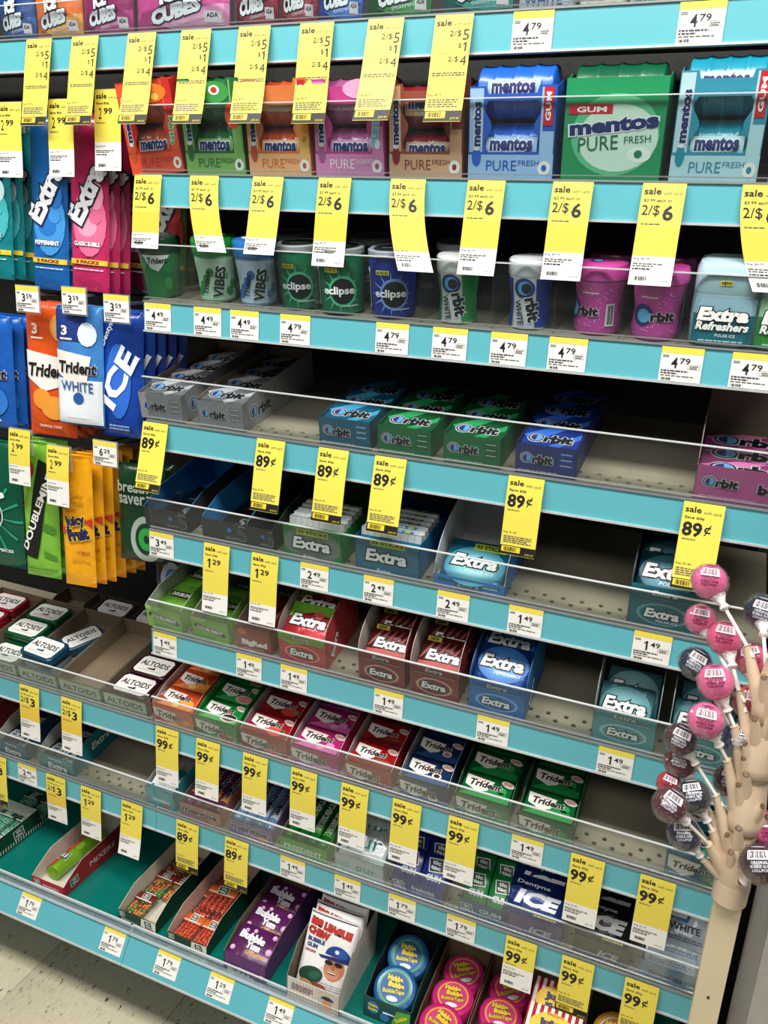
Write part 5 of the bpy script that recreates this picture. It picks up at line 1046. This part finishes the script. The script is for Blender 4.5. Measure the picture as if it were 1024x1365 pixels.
# baseball chewing gum pouch
xl, dl = D8(381, 1330)
def blc(A, w, h):
    A.rect(-.48*w, .03*h, .48*w, .97*h, '#eeece8', 1, 6, 6)
    A.text('BIG LEAGUE', 0, .86*h, .86*w, .10*h, '#c2332c', 4, bold=.08, out='#2c1a24', ow=.03, rot=-5); A.text('CHEW', -.22*w, .755*h, .46*w, .10*h, '#c2332c', 4, bold=.08, out='#2c1a24', ow=.03, rot=-5)
    A.text('BUBBLE', -.24*w, .655*h, .36*w, .055*h, '#25417c', 4, bold=.05); A.text('GUM', -.30*w, .585*h, .22*w, .055*h, '#25417c', 4, bold=.05); A.lines(-.42*w, -.2*w, .53*h, .004, 1, '#b0524a')
    # player: cap, face, glasses, shirt, glove
    A.poly([(-.34*w, .20*h), (.02*w, .40*h), (.48*w, .30*h), (.48*w, .06*h), (-.10*w, .05*h)], '#ddd6cf', 2); A.lines(-.1*w, .46*w, .2*h, .002, 3, '#9aa0b0', 3)
    A.ell(.22*w, .40*h, .20*w, .155*h, '#bf7a56', 3, rot=-10, n=22); A.ell(.20*w, .33*h, .14*w, .07*h, '#cf8e6c', 4, n=16)
    A.ell(.24*w, .545*h, .25*w, .135*h, '#20448c', 5, n=22, a0=0, a1=180); A.ell(.30*w, .56*h, .13*w, .10*h, '#2c56a6', 6, n=16, a0=0, a1=180); A.poly([(-.14*w, .515*h), (.49*w, .555*h), (.47*w, .50*h), (-.08*w, .485*h)], '#16326c', 6); A.ell(.22*w, .61*h, .045*w, .026*h, '#e8ecf2', 7, n=10)
    A.ell(.10*w, .455*h, .085*w, .028*h, '#12161d', 6, n=14); A.ell(.29*w, .46*h, .085*w, .028*h, '#12161d', 6, n=14); A.poly([(.17*w, .44*h), (.22*w, .44*h), (.24*w, .385*h), (.16*w, .385*h)], '#a8643f', 6); A.poly([(.08*w, .355*h), (.30*w, .36*h), (.26*w, .325*h), (.12*w, .325*h)], '#6c2c24', 6); A.rect(.11*w, .34*h, .28*w, .353*h, '#f4efe8', 7)
    A.ell(-.20*w, .24*h, .25*w, .105*h, '#1d4630', 5, rot=12, n=16); A.ell(-.12*w, .25*h, .12*w, .05*h, '#2c5f44', 6, rot=12, n=12); A.ell(-.02*w, .12*h, .2*w, .055*h, '#8a4a30', 5, n=14); A.ell(-.26*w, .12*h, .14*w, .05*h, '#c58a6a', 6, n=12)
    A.rect(-.48*w, .975*h, .48*w, .985*h, '#3a3040', 2)
mt, w, root = tray('#d9d4ca', '#6c5b48', xl, max(dl, .004), .097, .15, .046, .1, 'brown cardboard tray holding the baseball gum pouches', hm=.085, art=lambda A, w, h: ([A.rect(-.48*w+q*.06*w, .02*h, -.475*w+q*.06*w, .98*h, '#a8808a', 1) for q in range(16)], A.poly([(.1*w, .9*h), (.48*w, .98*h), (.48*w, .05*h), (.1*w, .0)], '#c9bfae', 2), A.ell(.28*w, .62*h, .12*w, .16*h, '#1f2f5c', 3, a0=0, a1=180), A.ell(.28*w, .45*h, .09*w, .22*h, '#c9906c', 3, n=12), A.lines(-.4*w, 0, .8*h, .002, 4, '#7a5a64')))
for k in range(3): pouch('blc', w-.006, .125, .018, '#dedad4', blc, mt @ T((0, .022+.024*k, .006)) @ Rx(-28+2*k), f'white baseball bubble gum pouch, {["front", "middle", "rear"][k]} one', 'gum pouch', 'baseball bubble gum pouches on the base deck')
# bubble tape discs
def tape(mt, c, cin, label, grp, txt=('#f0d83a', '#1d2f5c'), R_=.036, ringc='#3fae4a', rot=0):
    k = ('tape', c)
    if k not in PK:
        b = MB(); pr = [(R_*.80, 0), (R_*.95, .002)]+[(R_*(1 if q % 2 else .975), .004+q*.0017) for q in range(11)]+[(R_*.95, .0245), (R_*.82, .0265), (R_*.78, .0262)]
        b.lathe(pr, plastic(c), 30); PKb = b.data('case', 35)
        A = Art(); A.ell(0, 0, R_*.72, R_*.72, ringc, 1, n=30); A.ell(0, 0, R_*.65, R_*.65, cin, 2, n=30)
        A.text('Hubba', -.002, .013, .026, .0085, txt[0], 5, bold=.08, out=txt[1]); A.text('Bubba', .002, .004, .027, .0085, txt[0], 5, bold=.08, out=txt[1]); A.text('BubbleTape', 0, -.0065, .036, .0085, '#e8d83a', 5, bold=.03, out='#12181c', rot=6); A.ell(.0, -.0165, .010, .004, '#e8f0f2', 4, n=10)
        nb = MB(); nb.box(-.010, .010, -R_*1.08, -R_*.86, .006, .020, plastic(c)); PK[k] = (PKb, A.data(top(.0264)), nb.data('snout'))
    bd, ad, nd = PK[k]; o = meshobj('gum_tape_case', bd, None, mt @ Rz(rot)); meshobj('printed_label', ad, o); meshobj('flip_opening', nd, o); return tag(o, label, 'gum tape', grp)
xl, dl = D8(484, 1352)
mt, w, root = tray('#1c4a4a', '#232c30', xl, max(dl, .004), .082, .18, .040, .07, 'dark tray of blue gum tape on the base deck', hm=.06, insert=.006, art=lambda A, w, h: (A.ell(-.30*w, .55*h, .13*w, .3*h, '#2a7ac0', 2), A.text('Hubba', -.3*w, .66*h, .2*w, .14*h, '#f0d83a', 4, bold=.06, out='#1d2f5c'), A.text('Bubba', -.3*w, .46*h, .2*w, .14*h, '#f0d83a', 4, bold=.06, out='#1d2f5c'), A.poly([(.1*w, .1*h), (.48*w, .3*h), (.48*w, .9*h), (.2*w, .8*h)], '#5fae3a', 1), A.text('Bubble', .3*w, .5*h, .3*w, .2*h, '#e8f03a', 3, bold=.05, rot=40, out='#10242c'), A.ell(-.05*w, .25*h, .1*w, .2*h, '#3a7ab0', 1)))
for k in range(2): tape(mt @ T((0, .042+.058*k, .022+.012*k)) @ Rx(30), '#1c5f94', '#1f5aa0', f'blue gum tape case, {["front", "rear"][k]} one in the dark tray', 'blue gum tape cases on the base deck', rot=4)
xl, dl = D8(552, 1382)
for q, nme in enumerate(('left', 'right')):
    x0 = xl+.080*q
    mt, w, root = tray('#8a7258', '#7a6248', x0, .006, .079, .19, .026, .05, f'{nme} kraft tray of pink gum tape on the base deck', hm=.042, art=lambda A, w, h: A.lines(-.4*w, .4*w, .5*h, .002, 2, '#5c4a38'))
    for k in range(3): tape(mt @ T((.002*(k-1), .040+.055*k, .0015+.0265*(k % 2)*0+.004)) @ Rx(6), '#cc2a78', '#d8447c', f'pink gum tape case, {["front", "middle", "rear"][k]} one in the {nme} kraft tray', 'pink gum tape cases on the base deck', ('#f0d83a', '#5c1040'), ringc='#f0b03a', R_=.0272 if False else .036*.98 if k != 1 else .036*.98, rot=[-20, 8, 30][k])
xl = xl+.162
mt, w, root = tray('#c2262c', '#a89a84', xl, .006, .088, .17, .06, .09, 'red striped tray of yellow fruit gum on the base deck', hm=.08, insert=.064, art=lambda A, w, h: [A.rect(-.5*w+q*.1*w, 0, -.45*w+q*.1*w, h, '#f0e8e0', 1) for q in range(10)])
def jfbox(A, w, l):
    for q in range(8): A.poly([(-.5*w+q*.125*w, -.5*l), (-.44*w+q*.125*w, -.5*l), (-.40*w+q*.125*w, .5*l), (-.46*w+q*.125*w, .5*l)], '#f0e8e0', 1)
    A.ell(0, .05*l, .42*w, .36*l, '#f2c823', 2, n=22); A.text('Juicy', -.02*w, .17*l, .5*w, .2*l, '#1b2450', 6, bold=.08, out='#f8d23a', rot=4); A.text('Fruit', .02*w, -.05*l, .5*w, .2*l, '#1b2450', 6, bold=.08, out='#f8d23a', rot=4); A.rect(-.24*w, -.44*l, .3*w, -.26*l, '#2a6ab8', 4); A.text('AMERICA', .03*w, -.35*l, .46*w, .11*l, '#f0f0ea', 5, bold=.03); A.text("WRIGLEY'S", 0, .36*l, .3*w, .05*l, '#9a3a1e', 5)
for k in range(2): pack('jfbox', w-.004, .065, .016, '#b8222a', jfbox, mt @ T((0, .042+.04*k, .084+.01*k)) @ Rx(38), f'red striped yellow fruit gum pack, {["front", "rear"][k]} one', 'gum pack', 'red striped fruit gum packs on the base deck', mk=film)
xl = xl+.092
mt, w, root = tray('#7a5c3c', '#3a3028', xl, .006, .076, .17, .035, .06, 'dark tray of orange gum tape at the right end of the base deck', hm=.05, insert=.032)
for k in range(2): tape(mt @ T((0, .040+.055*k, .048+.012*k)) @ Rx(26), '#d8a028', '#e8722a', f'orange gum tape case, {["front", "rear"][k]} one', 'orange gum tape cases on the base deck', ringc='#f0ece4', R_=.034)
# ================================================================== lollipop tree in front of the right end
DP = .87
base = pt(974, 1186, DP); AX, AY = base.x, base.y
tree = empty('lollipop_tree', 'cream plastic lollipop tree on a square pole in front of the right shelf ends', 'display stand', T((AX, AY, 0)))
CR = M('#d6bfa2', .42, 0, .03, 30, 0, .1); CRP = M('#d8c9a6', .45, 0, .02, 20)
zb = base.z; mmp = DP/F
b = MB(); pw = 17.5*mmp; b.box(-pw, pw, -.006, .006, 0, zb, CRP)
me = b.obj('pole', tree)
b = MB(); b.cyl((0, -.0062, onY(948, 1325, AY).z), (0, -.0068, onY(948, 1325, AY).z), .0016, M('#2a2218'), 10); b.obj('screw_hole', tree)  # dark disc: the hole's shade put into its colour
b = MB(); b.lathe([(.05, 0), (.075, 0), (.08, .004), (.075, .012), (.03, .018), (.02, .03)], CRP, 28); b.obj('floor_base', tree, T((0, 0, 0)), 40)
b = MB(); r0 = 22*mmp; b.lathe([(r0*.9, zb-.012), (r0, zb-.011), (r0*1.04, zb+.012), (r0*.98, zb+.016), (r0*.8, zb+.017)], CR, 28); b.obj('collar', tree, None, 40)
prof = [(r0*.98, zb+.014)]; H = pt(1020, 850, DP).z-zb; tiers = 4
for q in range(tiers):
    z0 = zb+.014+q*H/tiers; z1 = z0+H/tiers*.94
    prof += [(r0*(1.0-.04*q), z0), (r0*(1.06-.04*q), z0+(z1-z0)*.18), (r0*(.98-.04*q), z0+(z1-z0)*.5), (r0*(.84-.04*q), z0+(z1-z0)*.85), (r0*(.80-.04*q), z1), (r0*(.84-.04*q), z1+.002)]
b = MB(); b.lathe(prof, CR, 26); b.obj('trunk', tree, None, 50)
b = MB()
for q in range(1, tiers): z0 = zb+.014+q*H/tiers-.002; b.lathe([(r0*.88, z0-.0015), (r0*.90, z0), (r0*.88, z0+.0015)], M('#8f7a60', .5), 26)
b.obj('seam_ring', tree, None, 60)
POPS = [(946, 775, 46, '#ff6ea6', 'light pink topmost'), (934, 826, 42, '#fb6ea2', 'pink, second from top, wrapped in clear blue tinted film'), (966, 850, 46, '#f85c92', 'strong pink beside the topmost branch'), (927, 884, 44, '#131c40', 'navy below the upper pink pair'),
        (954, 909, 46, '#ff6ea6', 'pink above the scarlet ones'), (1003, 880, 46, '#f65c86', 'coral pink right of the branch'), (1001, 937, 46, '#ee4450', 'scarlet against the trunk'), (941, 960, 46, '#ff72aa', 'pink in front of the shelf end'), (907, 985, 42, '#4a1220', 'dark maroon left'),
        (906, 1016, 42, '#6a1018', 'deep red below the dark maroon'), (987, 985, 46, '#14306c', 'royal blue against the trunk'), (974, 1041, 46, '#4c161e', 'brown red in front of the trunk'), (925, 1061, 44, '#141a28', 'black blue in the lower cluster'), (892, 1045, 34, '#c8182c', 'bright red tip in the lower cluster'),
        (893, 1073, 44, '#5a0f1a', 'maroon in the lower cluster'), (912, 1112, 44, '#1a1440', 'navy violet lowest left'), (1026, 1105, 46, '#fb5c9c', 'hot pink cut at right edge'), (1013, 1152, 50, '#3c1018', 'dark wine lowest right'), (1016, 815, 46, '#101c38', 'midnight blue near the right edge')]
rnd = random.Random(11)
WR = clear('#fafafc', gl=.10, rough=.05, dens=.03)
bm = bmesh.new(); bmesh.ops.create_icosphere(bm, subdivisions=4, radius=1); ballm = bpy.data.meshes.new('ball'); bm.to_mesh(ballm)
wm = []
for q in range(3):
    b2 = bmesh.new(); b2.from_mesh(ballm); r2 = random.Random(q+3)
    ph = [(Vector((r2.gauss(0, 1), r2.gauss(0, 1), r2.gauss(0, 1))).normalized()*r2.uniform(6, 18), r2.uniform(0, 6)) for _ in range(7)]
    for v in b2.verts:
        n_ = v.co.normalized(); s_ = sum(abs(math.sin(n_.dot(a)+p)) for a, p in ph)/7; v.co = n_*(1.04+.20*(s_-.5)+(.20*max(0, n_.z*-1-.6)))
    m_ = bpy.data.meshes.new('wrapper'); b2.to_mesh(m_); b2.free(); m_.materials.append(WR); wm.append(m_)
bm.free(); ballm.polygons.foreach_set('use_smooth', [True]*len(ballm.polygons))
for i, (px, py, dia, c, nme) in enumerate(POPS):
    rr = dia/2*mmp*.96; p = pt(px, py, DP+[-.02, .02, -.005, .025, -.03, .0, -.02, -.035, 0, .02][i % 10]-.01)
    # branch foot on the trunk, below and towards the axis
    side = -1 if p.x < AX+.004 else 1
    zt = min(max(p.z-.058-.006*(i % 3), zb+.012), zb+H-.004)
    ft = Vector((AX+side*r0*.75, AY-.004, zt)); 
    if abs(p.x-AX) < .02: ft = Vector((AX+side*.004, AY-r0*.85, zt))
    dv = (p-ft).normalized(); 
    k = c
    root = empty('lollipop', f'{nme} round wrapped lollipop on the tree', 'lollipop', T(p), 'wrapped lollipops on the tree')
    q3 = dv.to_track_quat('Z', 'Y').to_matrix().to_4x4()
    bd = ballm.copy(); bd.materials.clear(); bd.materials.append(M(c, .22, 0, .08, 18, .15, .5)); meshobj('candy_ball', bd, root, Matrix.Scale(rr, 4))
    meshobj('clear_wrapper', wm[i % 3], root, q3 @ Rz(rnd.uniform(0, 360)) @ Matrix.Scale(rr, 4))
    # wrapper label facing the aisle/camera side
    vd = (CAM-p).normalized(); up = Vector((0, 0, 1)); rx = up.cross(vd).normalized(); uy = vd.cross(rx); ang = rnd.uniform(-25, 25)
    A = Art(); dark = sum(lin(c)) < .25; fg = '#e9e4ea' if dark or i % 2 else '#f0dfe8'; ik = '#1a1418'
    oy_ = rnd.uniform(.1, .35)*rr
    A.rect(-.58*rr, oy_, .58*rr, oy_+.50*rr, fg, 1, 6, 3); A.bars(-.50*rr, oy_+.08*rr, .45*rr, oy_+.44*rr, '#6a2438' if not dark else ik, 2, n=12)
    A.text('ORIGINAL', 0, oy_-.14*rr, .85*rr, .15*rr, '#5c1030' if not dark else '#cfd2da', 2, bold=.03); A.text('BUBBLE GUM', 0, oy_-.33*rr, .95*rr, .15*rr, '#5c1030' if not dark else '#cfd2da', 2, bold=.03); A.text('LOLLIPOP', 0, oy_-.52*rr, .85*rr, .15*rr, '#5c1030' if not dark else '#cfd2da', 2, bold=.03)
    A.ell(0, oy_+.72*rr, .5*rr, .05*rr, ik if not dark else '#9a9aa4', 2, n=12)
    Rl = rr*1.13
    def lf(u, v, l, R_=Rl, rx=rx, uy=uy, vd=vd, an=math.radians(ang)):
        u, v = u*math.cos(an)-v*math.sin(an), u*math.sin(an)+v*math.cos(an); a_, b__ = u/R_, v/R_
        d = rx*math.sin(a_)*math.cos(b__)+uy*math.sin(b__)+vd*math.cos(a_)*math.cos(b__); return tuple(d*(R_+l))
    A.obj('printed_wrapper_label', root, lf, .0002)
    b = MB(); L = (p-ft).length; b.cyl(dv*-rr*.9, dv*-(L-.016), .0019, M('#ece6dc', .5), 10); b.obj('stick', root, None, 40)
    b = MB(); b.lathe([(.0022, -rr-.016), (.0055, -rr-.013), (.0035, -rr-.008), (.0085, -rr*.93)], M('#e9e2de', .3, 0, .1, 200, .6), 12); b.obj('twisted_wrapper_end', root, q3, 60)
    b = MB(); o_ = Vector((AX, AY, 0)); e = ft+dv*.028; s0 = Vector(((ft.x-AX)*.35, (ft.y-AY)*.35, max(zb+.012, ft.z-.045))); b.cyl(s0, e-o_, .0095, CR, 14, r2=.0038)
    b.cyl(e-dv*.0002-o_, e+dv*.0006-o_, .0044, CR, 12); b.obj('branch_tube', tree, None, 40)
# empty branch stubs with open ends
for i in range(16):
    t = rnd.uniform(-2.6, -.5); z0 = zb+.02+i*H/17; a = Vector((math.cos(t)*r0*.72, math.sin(t)*r0*.72, z0)); d = Vector((math.cos(t)*.8, math.sin(t)*.8, .75)).normalized()
    b = MB(); s0 = Vector((a.x*.25, a.y*.25, max(zb+.012, a.z-.035))); b.cyl(s0, a+d*.009, .0095, CR, 14, r2=.0036, caps=False); b.cyl(a+d*.009, a+d*.0105, .0036, CR, 12, r2=.0034, caps=False)
    b.cyl(a+d*.0094, a+d*.0096, .0024, M('#5c4630'), 12, caps=True); b.obj('branch_stub', tree, None, 40)
